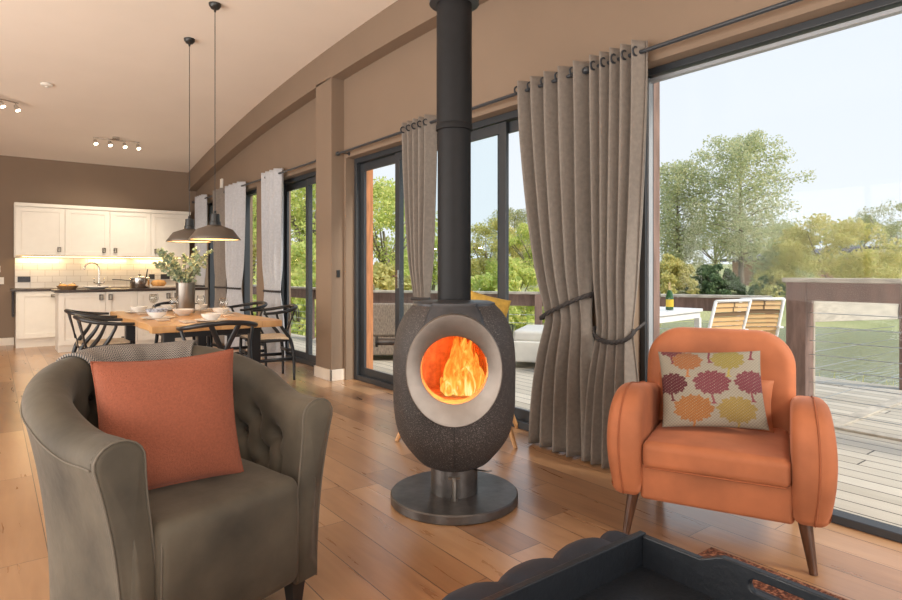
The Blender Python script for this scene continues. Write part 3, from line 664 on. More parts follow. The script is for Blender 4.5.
def pillow(name, w_, h_, th, mat, n=40, pinch=.05, pattern=None, seam=None, wr=.004, seed=1):
    rr = random.Random(seed); ph = [rr.random()*6 for _ in range(6)]
    vs = []; fs = []; uv = []
    for side in (1, -1):
        for j in range(n+1):
            for i in range(n+1):
                u = -1+2*i/n; v = -1+2*j/n; e = max(0, (1-u**2))**.42*max(0, (1-v**2))**.42
                x = u*w_/2*(1-pinch*(1-v*v)*abs(u)); z = v*h_/2*(1-pinch*(1-u*u)*abs(v))
                y = -side*(th/2*e)+wr*e*math.sin(5*u+ph[0]+3*v)*math.cos(4*v+ph[1])
                vs.append((x, y, z)); uv.append((i/n, j/n))
    k = (n+1)**2
    for s in (0, 1):
        for j in range(n):
            for i in range(n):
                a = s*k+j*(n+1)+i; q = (a, a+1, a+n+2, a+n+1); fs.append(q if s == 0 else q[::-1])
    o = MB().add(vs, fs).build(name, mat, None, smooth=True)
    if pattern:
        ca = o.data.color_attributes.new('pattern', 'FLOAT_COLOR', 'POINT')
        for i, (a, b) in enumerate(uv):
            c = pattern(a, b); ca.data[i].color = (*c, 1)
    if seam: MB().tube([vs[i] for i in list(range(0, n+1))+[j*(n+1)+n for j in range(1, n+1)]+[n*(n+1)+i for i in range(n-1, -1, -1)]+[j*(n+1) for j in range(n-1, -1, -1)]], .003, 6).build('piping', seam, o, smooth=True)
    return o
c = pillow('scatter_cushion', .445, .44, .19, 'rust_cloth', seam='rust_cloth', pinch=.075)
c.location = (.478, 2.175, .695); c.rotation_euler = Euler((R(-14), R(-1), R(-2)), 'XYZ')
tag(c, 'plain rust orange woven square cushion propped in the grey velvet tub armchair', 'cushion')

# herringbone throw over the back of the tub chair
def throw():
    n1, n2 = 70, 60; m = MB(); vs = []; uvs = []
    for j in range(n2+1):
        for i in range(n1+1):
            a = i/n1; b = j/n2; u = .375+.235*a
            (px, py), (nx, ny) = tpath(u); H = thgt(u)
            # b: 0 outside hanging, over the top, then down the inside
            L = b*.66-.16
            zr = H-.062; c0 = .045+.075-.0675
            if L < 0: n_, z = tsec(.38+L/.16*.10, H); n_ += .012
            elif L < .21: q = L/.21; n_ = c0+.079*math.cos(PI*q); z = zr+.074*math.sin(PI*q)
            else: n_ = -.035-.03*sstep(.21, .35, L)-.02*(L-.21); z = zr-(L-.21)
            wv = .006*math.sin(a*17+b*3)+.004*math.sin(a*31+1)
            vs.append((px+nx*(n_+wv+ (0.006 if L>0.2 else 0)), py+ny*(n_+wv), z+.004*math.sin(a*9+b*5)))
            uvs.append((a*.50, b*.66))
    fs = [(j*(n1+1)+i, j*(n1+1)+i+1, (j+1)*(n1+1)+i+1, (j+1)*(n1+1)+i) for j in range(n2) for i in range(n1)]
    o = MB().add(vs, fs).build('throw_blanket', 'herringbone', None, smooth=True, solid=.010)
    uvl = o.data.uv_layers.new(name='uv')
    for lp in o.data.loops: uvl.data[lp.index].uv = uvs[lp.vertex_index]
    o.location = tubt.location; o.rotation_euler = tubt.rotation_euler
    tag(o, 'grey herringbone throw draped over the back of the velvet tub armchair', 'throw')
throw()

# ------------------------------------------------------------------ orange armchair
def orange_chair():
    t = thing('armchair', 'burnt orange velvet armchair with rounded arms on tapered walnut legs by the big window', 'armchair', (2.425, 1.347, 0), R(-66.2))
    MB().rbox((0, .29, .265), (.30, .30, .085), .02, 6).build('seat_frame', 'orange_velvet', t, smooth=True)
    MB().rbox((0, .245, .385), (.288, .285, .062), .035, 10, lambda x, y, z: (x, y, z+.014*max(0, 1-(x/.29)**2-(y/.29)**2)*(1 if z > 0 else 0))).build('seat_cushion', 'orange_velvet', t, smooth=True)
    MB().tube([(x, -.040, .335) for x in np.linspace(-.27, .27, 12)], .0035, 6).build('piping', 'orange_seam', t, smooth=True)
    # back: rounded top slab, leaning
    out = rrect(-.345, .345, .20, .895, .2, n=10, rs=(.05, .05, .17, .17))
    lean = R(-12)
    def wb(x, y, z):
        y2 = y+.03*(x/.37)**2*-1
        return (x-.03, .53+y2*math.cos(lean)-(z-.25)*math.sin(lean)*-1*-1 if False else .56+y2+(z-.35)*.16, z)
    MB().slab(out, .13, .05, puff=.015, plane='xz', warp=wb, seg=6).build('backrest', 'orange_velvet', t, smooth=True)
    # arms: side outline in y,z, bulging outwards
    for sg in (-1, 1):
        o2 = [(-.022, .197), (.60, .197), (.64, .40), (.62, .56), (.50, .61), (.30, .64), (.15, .665), (.06, .655), (-.005, .61), (-.042, .52), (-.048, .36)]
        sp = spline([(a, b, 0) for a, b in o2]+[(*o2[0], 0)], 5)[:-1]; sp = [(p.x, p.y) for p in sp]
        def wa(x, y, z, sg=sg):
            bul = .035*math.sin(PI*min(1, max(0, (z-.16)/.56)))**1.0
            xo = x+(bul if x*sg > 0 else .0)*sg
            return (sg*.350+xo, y, z)
        MB().slab(sp, .120, .040, puff=.004, plane='yz', warp=wa, seg=6).build('armrest', 'orange_velvet', t, smooth=True)
        # piping along the front/top outer edge
        pts = []
        for (a, b) in o2[3:]+[o2[0]]: pts.append((a, b))
        P = spline([(a, b, 0) for a, b in pts], 5); q = []
        for p in P:
            x = sg*(.350+.014+.035*math.sin(PI*min(1, max(0, (p.y-.16)/.56)))*.6); q.append((x, p.x-.001 if p.x < .02 else p.x, p.y+(.001 if p.x > .0 else 0)))
        MB().tube(q, .004, 6).build('piping', 'orange_seam', t, smooth=True)
    for x, y, dx, dy in ((-.335, .03, -.03, -.03), (.335, .03, .03, -.03), (-.30, .56, -.02, .05), (.30, .56, .02, .05)):
        MB().tube([(x, y, .20), (x+dx, y+dy, 0)], [.027, .015], 16).build('leg', 'walnut', t, smooth='auto')
orange_chair()
# cushions on the orange armchair
def trees_pattern(u, v):
    base = (.30, .265, .205); col = base; n = math.sin(u*310)*math.sin(v*290)*.5
    x = u*.52; y = v*.44
    wv = .8+.2*math.sin(u*190)*math.cos(v*170)
    T = [(.07, .365+.09, .05, (.24, .05, .06), .10), (.145, .375, .055, (.52, .20, .07), .10), (.26, .49, .05, (.24, .05, .07), .13), (.35, .385, .06, (.46, .36, .09), .11), (.47, .50, .05, (.24, .05, .07), .12),
         (.055, .24, .058, (.16, .025, .035), .10), (.26, .245, .066, (.30, .07, .09), .12), (.46, .25, .062, (.28, .06, .08), .11), (.16, .10, .072, (.55, .22, .06), .12), (.375, .095, .07, (.48, .33, .09), .12)]
    for cx, cy, r, c, tr in T:
        if abs(x-cx-.004*math.sin(y*60)) < .0055+.012*max(0, 1-(y-(cy-tr))/.012) and cy-tr < y < cy: col = tuple(k*.75 for k in c)
    for cx, cy, r, c, tr in T:
        a = math.atan2(y-cy, x-cx); rr = r*1.16*(1+.07*math.sin(a*11+cx*50)+.05*math.sin(a*23))
        d = math.hypot((x-cx)*.85, (y-cy)*1.15)
        if d < rr:
            k = .7+.5*(math.sin(x*520+cx*9)*math.sin(y*480)+1)/2; col = tuple(min(1, q*k*.60) for q in c)
            if math.sin(x*330)*math.sin(y*350+x*120) > .82: col = base
    return tuple(q*wv for q in col)
cc = pillow('lumbar_cushion', .52, .24, .15, 'orange_velvet', seed=5, wr=.008)
cc.location = (2.785, 1.545, .565); cc.rotation_euler = Euler((R(-14), 0, R(-66.2)), 'XYZ')
tag(cc, 'orange velvet oblong cushion behind the patterned cushion on the orange armchair', 'cushion')
cp = pillow('scatter_cushion', .45, .36, .14, 'tree_fabric', n=170, pattern=trees_pattern, seed=8, wr=.006)
cp.location = (2.665, 1.490, .645); cp.rotation_euler = Euler((R(-20), R(-3), R(-56)), 'XYZ')
tag(cp, 'beige cushion patterned with plum, orange and yellow trees on the orange armchair', 'cushion')

# ------------------------------------------------------------------ rug, ottoman and tray
r = MB().rbox((1.30, .40, .008), (1.15, .97, .008), .006, 8).build('rug', 'rug'); tag(r, 'rust brown speckled rug under the dark tufted ottoman', 'rug')
def ottoman():
    t = thing('ottoman', 'dark navy black velvet tufted ottoman in the foreground under the tray', 'ottoman', (.80, .61, 0))
    MB().rbox((0, 0, .17), (.73, .58, .085), .02, 6).build('base', 'navy_velvet', t, smooth=True)
    def warp(x, y, z):
        # deep-buttoned lobes around the rim and over the top
        s = .21; fx = abs(((x+.74+.06)/s) % 1-.5)*2; fy = abs(((y+.56+.08)/s) % 1-.5)*2
        lob = (1-fx**3)*(1-fy**3); sx_ = 1+.0*lob
        k = .018
        nx = x+(k*(1-fy**2.5)-k*.6 if abs(x) > .70 else 0)*(1 if x > 0 else -1); ny = y+(k*(1-fx**2.5)-k*.6 if abs(y) > .56 else 0)*(1 if y > 0 else -1)
        return (nx, ny, z+(.024*lob-.014 if z > 0 else 0))
    MB().rbox((0, 0, .318), (.75, .60, .082), .055, 60, warp).build('tufted_top', 'navy_velvet', t, smooth=True)
    for x in (-.64, .64):
        for y in (-.50, .50): MB().lathe([(0, .016), (.028, .016), (.034, .09), (0, .09)], (x, y, 0), 16).build('foot', 'dark_wood', t, smooth='auto')
ottoman()
def tray():
    z0, z1 = .405, .502; x0, x1, y0, y1 = .42, 1.385, .23, .975
    t = thing('serving_tray', 'large black wooden tray with cut out handles on the tufted ottoman', 'tray', ((x0+x1)/2, (y0+y1)/2, z0))
    hx, hy, H, th = (x1-x0)/2, (y1-y0)/2, z1-z0, .020
    MB().box(-hx+.004, hx-.004, -hy+.004, hy-.004, .002, .014).build('tray_floor', 'navy_black', t)
    for sg in (-1, 1): B(-hx, hx, sg*hy-(th if sg > 0 else 0), sg*hy+(0 if sg > 0 else th), 0, H).build('side_wall', 'navy_black', t, bev=.003)
    def top(y):
        return H-.004+.026*sstep(.20, .13, abs(y))
    for sg in (-1, 1):
        hz = .082; N = []; out = []; inn = []
        angs = sorted(set([2*PI*k/96 for k in range(96)]+[math.atan2(b-hz, a) % (2*PI) for a in (-hy+th, hy-th) for b in (0, H-.004)]))
        for a in angs:
            c_, s_ = math.cos(a), math.sin(a); rr = 0
            while rr < 1:   # march to the outline
                y_, z_ = c_*rr, s_*rr+hz
                if abs(y_) > hy-th or z_ < 0 or z_ > top(y_): break
                rr += .0008
            out.append((c_*rr, max(0, s_*rr+hz)))
            # stadium slot 0.12 x 0.032
            L, q = .055, .016; k = None
            if abs(s_) > 1e-6 and abs(c_/abs(s_)*q) <= L: k = (c_/abs(s_)*q, math.copysign(q, s_))
            else:
                e = math.copysign(L, c_); b_ = -2*c_*e; cc_ = e*e-q*q; d_ = (-b_+math.sqrt(max(0, b_*b_-4*cc_)))/2; k = (c_*d_, s_*d_)
            inn.append((k[0], k[1]+hz))
        n = len(angs); xa, xb = (hx-th, hx) if sg > 0 else (-hx, -hx+th)
        vs = [(xa, y_, z_) for y_, z_ in out]+[(xa, y_, z_) for y_, z_ in inn]+[(xb, y_, z_) for y_, z_ in out]+[(xb, y_, z_) for y_, z_ in inn]; fs = []
        for i in range(n):
            j = (i+1) % n; fs += [(i, n+i, n+j, j), (2*n+i, 2*n+j, 3*n+j, 3*n+i), (i, j, 2*n+j, 2*n+i), (n+i, 3*n+i, 3*n+j, n+j)]
        MB().add(vs, fs).build('handle_wall', 'navy_black', t, bev=.003)
tray()

# ------------------------------------------------------------------ curtains and rods
def curtain(label, yt, yw, yb, ztie, mat='curtain', xr=2.975, folds=9, ph=0., ztop=2.52, amp=.05, xw=None, tie_hook=None, tiedrop=.0, sag=0., eyel=True, group='eyelet curtains'):
    """yt, yw, yb: (y0, y1) spans at top, tie and floor; y0 < y1"""
    t = thing('curtain', label, 'curtain', (xr, (yt[0]+yt[1])/2, 0), group=group); cy = (yt[0]+yt[1])/2
    nu, nv = folds*14, 60
    def span(z):
        if z > ztie: q = (z-ztie)/(ztop-ztie); k = 1-(1-q)**1.7; a = yw; b = yt
        else: q = (ztie-z)/ztie; k = 1-(1-q)**1.8; a = yw; b = yb
        return a[0]+(b[0]-a[0])*k, a[1]+(b[1]-a[1])*k, q
    def f(u, v):
        z = ztop-v*(ztop-.012); y0, y1, q = span(z)
        a = amp*(1-.5*math.exp(-((z-ztie)/.22)**2)); s = u*2*PI*folds+ph
        wob = .35*math.sin(z*2.1+u*9)+.25*math.sin(u*23+z*3)
        x = a*math.sin(s+wob*.5*(1-min(1, (z/ztop)**6)))
        y = y0+(y1-y0)*(u+.012*math.sin(2*s)*(9/folds)*.5+.012*math.sin(u*11+z*1.5)*(1-(z/ztop)**6))
        x += .012*math.sin(u*7+ph)*(1-z/ztop)
        return (x, y-cy, z)
    MB().grid(f, nu, nv).build('cloth', mat, t, smooth=True, solid=.006)
    # rope tie-back looping round the waist to a wall hook
    w0, w1 = yw; A = amp*.5+.022; mid = (w0+w1)/2; hw = (w1-w0)/2+.02; P = []
    hk = tie_hook if tie_hook is not None else (w1+.03)
    for k in range(49):
        a = 2*PI*k/48; y = mid+hw*math.cos(a); x = A*math.sin(a)*-1
        rise = tiedrop*((y-w0)/(w1-w0) if hk > mid else (w1-y)/(w1-w0)); P.append((x, y-cy, ztie+rise-sag*max(0, math.sin(a))))
    strands = []
    for s_ in range(3):
        q = []
        for k, p in enumerate(P):
            b = 2*PI*s_/3+k*1.15; q.append((p[0]+.008*math.cos(b)*(-math.sin(2*PI*k/48)), p[1]+.009*math.cos(b)*math.cos(2*PI*k/48)*.3, p[2]+.009*math.sin(b)))
        strands.append(q)
    m = MB()
    for q in strands: m.tube(q, .0075, 7)
    m.tube([P[0] if hk > mid else P[24], (XW-xr-.01, hk-cy, ztie+tiedrop+.05)], .009, 7)
    m.build('tieback', 'rope', t, smooth=True)
    if eyel:
        for k in range(folds):
            u = (k+.5)/folds; s = u*2*PI*folds+ph; y = yt[0]+(yt[1]-yt[0])*u
            mm = MB(); pr = [(0, 0)]
            mm.lathe([(.020, -.004), (.030, -.004), (.030, .004), (.020, .004), (.020, -.004)], seg=16, mat=Matrix.Translation((amp*math.sin(s), y-cy, 2.455)) @ Matrix.Rotation(R(90), 4, 'X'))
            mm.build('eyelet', 'rod', t, smooth='auto')
    return t
ZT = .80
curtain('taupe eyelet curtain at left edge of the big window, nearest the orange armchair', (2.06, 2.44), (2.15, 2.40), (2.10, 2.50), .84, folds=5, ph=.6, tiedrop=.0, sag=.07, tie_hook=2.12, xr=2.965)
curtain('taupe eyelet curtain at right end of the patio door, nearest the stove', (2.49, 3.12), (2.47, 2.86), (2.42, 3.02), .88, folds=5, ph=2., tiedrop=.16, tie_hook=2.44, xr=2.975, amp=.062)
curtain('taupe eyelet curtain partly hidden by the black stove flue', (4.14, 4.58), (4.22, 4.42), (4.15, 4.5), .95, folds=5, ph=1., xr=2.97)
curtain('pale eyelet curtain beside the far glazed door, behind the right hand dining chairs', (7.50, 8.10), (7.54, 8.06), (7.45, 8.10), .92, mat='curtain_pale', folds=4, ph=.3, xr=2.965, eyel=False)
curtain('pale eyelet curtain between the two far narrow windows', (8.98, 9.75), (9.12, 9.72), (9.05, 9.8), .92, mat='curtain_pale', folds=4, ph=1.4, xr=2.965, eyel=False)
curtain('pale eyelet curtain just right of the kitchen, at near side of the last window', (9.85, 10.40), (9.88, 10.3), (9.86, 10.36), .92, mat='curtain', folds=3, ph=1.4, xr=2.965, eyel=False)
curtain('pale eyelet curtain in the corner beside the kitchen cabinets', (10.95, 11.5), (11.05, 11.5), (11.0, 11.5), .92, mat='curtain_pale', folds=4, ph=2.4, xr=2.965, eyel=False)
def rod(y0, y1, label, fin=(1, 1)):
    t = thing('curtain_rod', label, 'curtain rod', (2.97, (y0+y1)/2, 2.455), group=None); h = (y1-y0)/2
    MB().tube([(0, -h, 0), (0, h, 0)], .0125, 14).build('pole', 'rod', t, smooth='auto')
    for k, sg in enumerate((-1, 1)):
        if fin[k]: MB().lathe([(0, -.03), (.016, -.027), (.024, -.01), (.024, .01), (.016, .027), (0, .03)], (0, 0, 0), 16, mat=Matrix.Translation((0, sg*(h+.012), 0)) @ Matrix.Rotation(R(90), 4, 'X')).build('finial', 'rod', t, smooth=True)
    for yy in (-h+.06, h-.06) if h < 1.2 else (-h+.06, 0, h-.06):
        MB().tube([(.098, yy, 0), (0, yy, 0)], .007, 8).tube([(.098, yy, 0), (.09, yy, 0)], .022, 12).build('bracket', 'rod', t, smooth='auto')
rod(-1.3, 2.47, 'dark metal curtain rod above the big window')
rod(2.58, 5.88, 'dark metal curtain rod above the patio door, behind the flue')
rod(6.42, 8.02, 'dark metal curtain rod over the far glazed door beyond the pillar')
rod(8.16, 10.2, 'dark metal curtain rod above the middle narrow window')
rod(10.4, 11.72, 'dark metal curtain rod above the window nearest the kitchen')

# ------------------------------------------------------------------ wire lounge chair behind the stove with mustard cushion
def wire_chair():
    cx, cy = 2.71, 3.42; t = thing('wire_chair', 'black wire lounge chair on splayed pale wooden legs hidden behind the stove', 'chair', (cx, cy, 0), R(-49))
    m = MB()
    def sh(u, v):   # shell
        x = -.35+.70*u; 
        if v < .5: q = v/.5; return (x*(1-.0*q), -.26+.42*q, .40-.03*q+.10*abs(2*u-1)**3)
        q = (v-.5)/.5; return (x*(1+.0*q), .16+.16*q-.10*abs(2*u-1)**3, .37+.42*q)
    for i in range(11): m.tube([sh(i/10, j/20) for j in range(21)], .004, 6)
    for j in range(15): m.tube([sh(i/20, j/14) for i in range(21)], .004, 6)
    m.build('wire_seat', 'black_paint', t, smooth=True)
    for x, y in ((-.33, -.20), (.33, -.20), (-.30, .24), (.30, .24)):
        MB().tube([(x*.85, y*.6, .37), (x*1.26, y*1.2, 0)], [.022, .015], 12).build('leg', 'beech', t, smooth='auto')
    c = pillow('scatter_cushion', .30, .30, .12, 'mustard', seed=12); c.location = (2.80, 3.25, .875); c.rotation_euler = Euler((R(-14), R(14), R(-40)), 'XYZ')
    tag(c, 'mustard yellow cushion peeking out above the right shoulder of the stove', 'cushion')
wire_chair()

# ------------------------------------------------------------------ kitchen
def shaker(m, x0, x1, z0, z1, y, rail=.075, d=.02):
    """shaker door: y is the outer face, facing -y"""
    m.box(x0, x1, y+.012, y+d, z0, z1)
    m.box(x0, x0+rail, y, y+.012, z0, z1); m.box(x1-rail, x1, y, y+.012, z0, z1); m.box(x0+rail, x1-rail, y, y+.012, z1-rail, z1); m.box(x0+rail, x1-rail, y, y+.012, z0, z0+rail)
def handle(x, z, y, par, w_=.05, h_=.075):
    m = MB(); b = .011
    m.box(x-w_/2, x+w_/2, y-.024, y, z+h_/2-b, z+h_/2).box(x-w_/2, x+w_/2, y-.024, y, z-h_/2, z-h_/2+b).box(x-w_/2, x-w_/2+b, y-.024, y, z-h_/2+b, z+h_/2-b).box(x+w_/2-b, x+w_/2, y-.024, y, z-h_/2+b, z+h_/2-b)
    m.build('handle', 'handle_metal', par)
def cabinet(name, label, x0, x1, yf, depth, z0, z1, doors, plinth=0, group=None):
    t = thing(name, label, 'cabinet', ((x0+x1)/2, yf, z0), group=group); cx = (x0+x1)/2
    MB().box(x0-cx+.001, x1-cx-.001, .021, depth, plinth, z1-z0).build('body', 'cabinet', t)
    if plinth: B(x0-cx+.001, x1-cx-.001, .06, depth, 0, plinth).build('plinth', 'cabinet', t)
    for (a, b, hx_, hz_, hw, hh) in doors:
        m = MB(); shaker(m, a-cx+.0025, b-cx-.0025, plinth+.003, z1-z0-.003, 0); d = m.build('door', 'cabinet', t, bev=.0015)
        handle(hx_-cx, hz_-z0, 0, d, hw, hh)
YF = 11.33; YW = 11.55
xs = [.30, .95, 1.59, 2.22, 2.86]; hx = [.87, 1.50, 1.67, 2.30]
wl = ['white shaker wall cabinet at left end of the upper row', 'white shaker wall cabinet second from left above the tap', 'white shaker wall cabinet third from left above the saucepan', 'white shaker wall cabinet at right end of the upper row, behind the pendant lamps']
for i in range(4): cabinet('wall_cabinet', wl[i], xs[i], xs[i+1], YW, YE-YW-.002, 1.43, 2.20, [(xs[i], xs[i+1], hx[i], 1.53, .05, .08)], group='wall cabinets')
c = MB().box(.285, 2.875, YW-.02, YE-.002, 2.20, 2.245).box(.285, 2.875, YW-.008, YE-.002, 2.245, 2.255).build('cornice', 'cabinet'); tag(c, 'cream cornice running along the top of the wall cabinets', 'cornice')
c = MB().box(.285, .30, YW, YE-.002, 1.40, 2.20).build('end_panel', 'cabinet'); tag(c, 'narrow white end panel left of the wall cabinets', 'panel')
struct(B(.30, 3.06, YE-.012, YE-.001, .91, 1.43).build('trim_tile_splashback', 'tiles'))
cabinet('base_cabinet', 'white base cabinet with horizontal handle at left end of the back run', .30, .92, YF, YE-YF-.002, 0, .87, [(.33, .92, .80, .795, .11, .045)], plinth=.14, group='back run base cabinets')
for a, b in ((.92, 1.56), (1.56, 2.20), (2.20, 2.95)): cabinet('base_cabinet', 'white base cabinet of the back run hidden behind the peninsula', a, b, YF, YE-YF-.002, 0, .87, [(a, b, b-.07, .80, .05, .08)], plinth=.14, group='hidden base cabinets')
c = MB().box(.24, 3.05, YF-.02, YE-.013, .872, .91).build('worktop', 'worktop', bev=.004); tag(c, 'dark worktop along the tiled kitchen wall', 'worktop')
PF = 10.35; ix = [.77, 1.37, 1.80, 2.30, 2.80]
hid = [(1.31, .79), (1.43, .79), (2.24, .79), (2.36, .79)]
il = ['white shaker peninsula cabinet at left end, behind the leftmost dining chairs', 'white shaker peninsula cabinet second from left, below the saucepan', 'white shaker peninsula cabinet third from left, behind the stacked bowls', 'white shaker peninsula cabinet at right end, behind the metal vase']
for i in range(4): cabinet('peninsula_cabinet', il[i], ix[i], ix[i+1], PF, .55, 0, .87, [(ix[i], ix[i+1], hid[i][0], hid[i][1], .052, .085)], plinth=.10, group='peninsula cabinets')
c = MB().box(.72, 2.84, PF-.03, PF+.60, .872, .91).build('worktop', 'worktop', bev=.004); tag(c, 'dark worktop on the white peninsula in front of the sink wall', 'worktop')
# under-cabinet strip light
t = thing('under_cabinet_light', 'warm strip light under the wall cabinets', 'light', (1.58, YW+.25, 1.42))
MB().box(-1.2, 1.2, -.02, .02, 0, .008).build('housing', 'white_paint', t); MB().box(-1.18, 1.18, -.014, .014, -.006, 0).build('diffuser', 'undercab', t)
for x in (-.95, 0, .75):
    L = bpy.data.lights.new('strip_glow', 'AREA'); L.shape = 'RECTANGLE'; L.size = .6; L.size_y = .03; L.energy = 3.6; L.color = (1, .66, .28)
    lo = bpy.data.objects.new('strip_glow', L); C.objects.link(lo); lo.parent = t; lo.location = (x, .05, -.012); lo.rotation_euler = (R(-25), 0, 0)
# sockets and switches
def plate(name, label, x, z, w_, h_, col, y=YE, cat='switch'):
    t = thing(name, label, cat, (x, y, z)); MB().box(-w_/2, w_/2, -.010, -.001, -h_/2, h_/2).build('plate', col, t, bev=.002)
    for k in ((-w_/5, w_/5) if w_ > h_*1.2 else (0,)): MB().box(k-.010, k+.010, -.014, -.010, -.008, .014).build('rocker', 'black_plastic' if col == 'chrome' else col, t)
plate('light_switch', 'small cream switch on the brown wall left of the kitchen, upper one', .07, 1.215, .09, .10, 'plastic_white')
plate('thermostat', 'cream control plate on the brown wall, below the switch', .08, 1.03, .16, .11, 'plastic_white', cat='thermostat')
plate('power_socket', 'chrome double socket on the white tiles left of the bread basket', .42, 1.05, .17, .09, 'collar_metal', YE-.012, 'socket')
plate('power_socket', 'chrome single socket on the white tiles, right of the saucepan', 2.30, 1.08, .09, .09, 'collar_metal', YE-.012, 'socket')
plate('power_socket', 'chrome double socket on the white tiles behind the eucalyptus', 2.52, 1.08, .15, .09, 'collar_metal', YE-.012, 'socket')
t = thing('tea_towel', 'dark tea towel hanging at left end of the worktop', 'towel', (.27, YF+.25, .87))
MB().rbox((0, 0, -.20), (.012, .12, .20), .01, 6, lambda x, y, z: (x+.006*math.sin(y*60), y, z)).build('cloth', 'towel', t, smooth=True)
# tap
t = thing('kitchen_tap', 'tall chrome swan neck kitchen tap', 'tap', (1.43, 11.55, .91))
MB().lathe([(0, 0), (.028, 0), (.026, .03), (.016, .05), (.016, .09)], seg=20).build('base', 'chrome', t, smooth='auto')
MB().tube(spline([(0, 0, .06), (0, 0, .30), (-.03, 0, .38), (-.11, 0, .41), (-.19, 0, .37), (-.21, 0, .30)], 6), .012, 12).build('spout', 'chrome', t, smooth=True)
for s in (-1, 1): MB().tube([(0, 0, .07), (s*.07, 0, .075), (s*.075, -.01, .16)], .010, 10).build('lever', 'chrome', t, smooth=True)
# worktop objects on the peninsula
ZP = .91
t = thing('saucepan', 'stainless saucepan with lid and long handle on the peninsula worktop', 'saucepan', (1.88, 10.62, ZP)); t.scale = (1.35, 1.35, 1.1)
MB().lathe([(0, 0), (.098, 0), (.105, .01), (.105, .14), (.109, .143), (.100, .143), (.098, .02), (0, .015)], seg=36).build('pan_body', 'chrome', t, smooth='auto')
l = MB().lathe([(.107, .145), (.095, .152), (.04, .168), (0, .172)], seg=36).build('lid', 'chrome', t, smooth='auto'); MB().lathe([(.006, .17), (.006, .185), (.018, .19), (.016, .20), (0, .203)], seg=16).build('lid_knob', 'black_plastic', l, smooth=True)
MB().tube([(-.10, -.02, .11), (-.20, -.03, .125), (-.29, -.04, .13)], [.008, .011, .012], 10, flat=.6).build('long_handle', 'black_plastic', t, smooth=True)
MB().tube([(.075, .03, .15), (.078, .03, .19), (.09, .03, .28)], .007, 8).build('spoon', 'black_plastic', t, smooth=True)
def bowl_prof(r, h, th=.006): return [(0, 0), (r*.45, 0), (r*.5, .008), (r*.85, h*.5), (r, h), (r-th, h), (r*.82, h*.52), (r*.45, .014), (0, .012)]
t = thing('bread_basket', 'small wicker basket of rolls at left end of the peninsula', 'basket', (.90, 10.55, ZP))
MB().lathe([(0, 0), (.10, 0), (.14, .05), (.145, .055), (.135, .055), (.10, .012), (0, .01)], seg=28).build('basket_body', 'wicker', t, smooth='auto')
for i, (x, y, q) in enumerate(((-.06, 0, .05), (.04, .03, .052), (.05, -.05, .045))):
    k = MB().lathe([(0, -.03), (.03, -.025), (.05, 0), (.04, .025), (0, .04)], (0, 0, 0), 16, sx=1.2).build('bread_roll', ['bread', 'linen', 'bread'][i], None, smooth=True); k.location = (.90+x, 10.55+y, ZP+.05)
    tag(k, ['brown bread roll at left of the wicker basket', 'pale bread roll at back of the wicker basket', 'brown bread roll at front right of the wicker basket'][i], 'bread', 'rolls in the basket')
for i, (x, y) in enumerate(((.84, 10.75), (.99, 10.74))):
    t = thing('salt_mill', ['glass and steel salt mill, left of the pair behind the bread basket', 'glass and steel pepper mill, right of the pair behind the bread basket'][i], 'mill', (x, y, ZP), group='pair of mills')
    MB().lathe([(0, 0), (.026, 0), (.026, .05), (.02, .055)], seg=16).build('jar', 'china', t, smooth='auto'); MB().lathe([(.024, .055), (.026, .085), (.015, .10), (0, .105)], seg=16).build('cap', 'chrome', t, smooth='auto')
k = MB().lathe([(0, 0), (.08, 0), (.17, .025), (.172, .03), (.08, .01), (0, .008)], seg=36).build('platter', 'china', None, smooth='auto'); k.location = (1.28, 10.50, ZP); tag(k, 'shallow white oval platter on the peninsula beside the bread basket', 'platter'); k.scale = (1.1, .8, 1.4)
k = MB().rbox((0, 0, .014), (.27, .15, .014), .008, 6).build('bread_board', 'linen', None, smooth=True); k.location = (2.27, 10.60, ZP); tag(k, 'wooden bread board at right end of the peninsula', 'board')
k = MB().lathe([(0, -.05), (.05, -.045), (.07, 0), (.055, .045), (0, .06)], seg=24, sx=1.7).build('bread_loaf', 'bread', None, smooth=True); k.location = (2.15, 10.60, ZP+.075); tag(k, 'golden crusty loaf on the wooden bread board', 'bread')
t = thing('flower_jar', 'small jar of pale flowers on the bread board', 'flowers', (2.44, 10.62, ZP+.028))
MB().lathe([(0, 0), (.03, 0), (.035, .05), (.025, .07)], seg=16).build('jar', 'wine_glass', t, smooth='auto')
m = MB()
for i in range(12):
    a = i*2.4; r_ = .012*math.sqrt(i); m.lathe([(0, -.015), (.018, -.005), (.02, .01), (0, .02)], (r_*math.cos(a)*2, r_*math.sin(a)*2, .10+.008*(i % 3)), 8)
m.build('petals', 'china', t, smooth=True)

# ------------------------------------------------------------------ dining table
TX0, TX1, TY0, TY1, TZ = 1.00, 2.05, 5.15, 7.35, .755
t = thing('dining_table', 'long oak dining table with wavy live edge top', 'table', ((TX0+TX1)/2, (TY0+TY1)/2, 0)); cx, cy = (TX0+TX1)/2, (TY0+TY1)/2
P = []; hw, hl = (TX1-TX0)/2, (TY1-TY0)/2
for k in range(16): P.append((-hw+2*hw*k/16, -hl+.012*math.sin(k*1.1)))
for k in range(30): q = k/30; P.append((hw+.022*math.sin(q*11)+.012*math.sin(q*27), -hl+2*hl*q))
for k in range(16): P.append((hw-2*hw*k/16, hl+.012*math.sin(k*1.7)))
for k in range(30): q = k/30; P.append((-hw+.016*math.sin(q*9+1)+.010*math.sin(q*23), hl-2*hl*q))
MB().slab(P, .055, .008, plane='xy', off=TZ-.0275).build('tabletop', 'table_oak', t, smooth='auto')
for x in (-.36, .36):
    for y in (-.86, .86): MB().box(x-.045, x+.045, y-.045, y+.045, 0, TZ-.056).build('leg', 'black_paint', t, bev=.004)
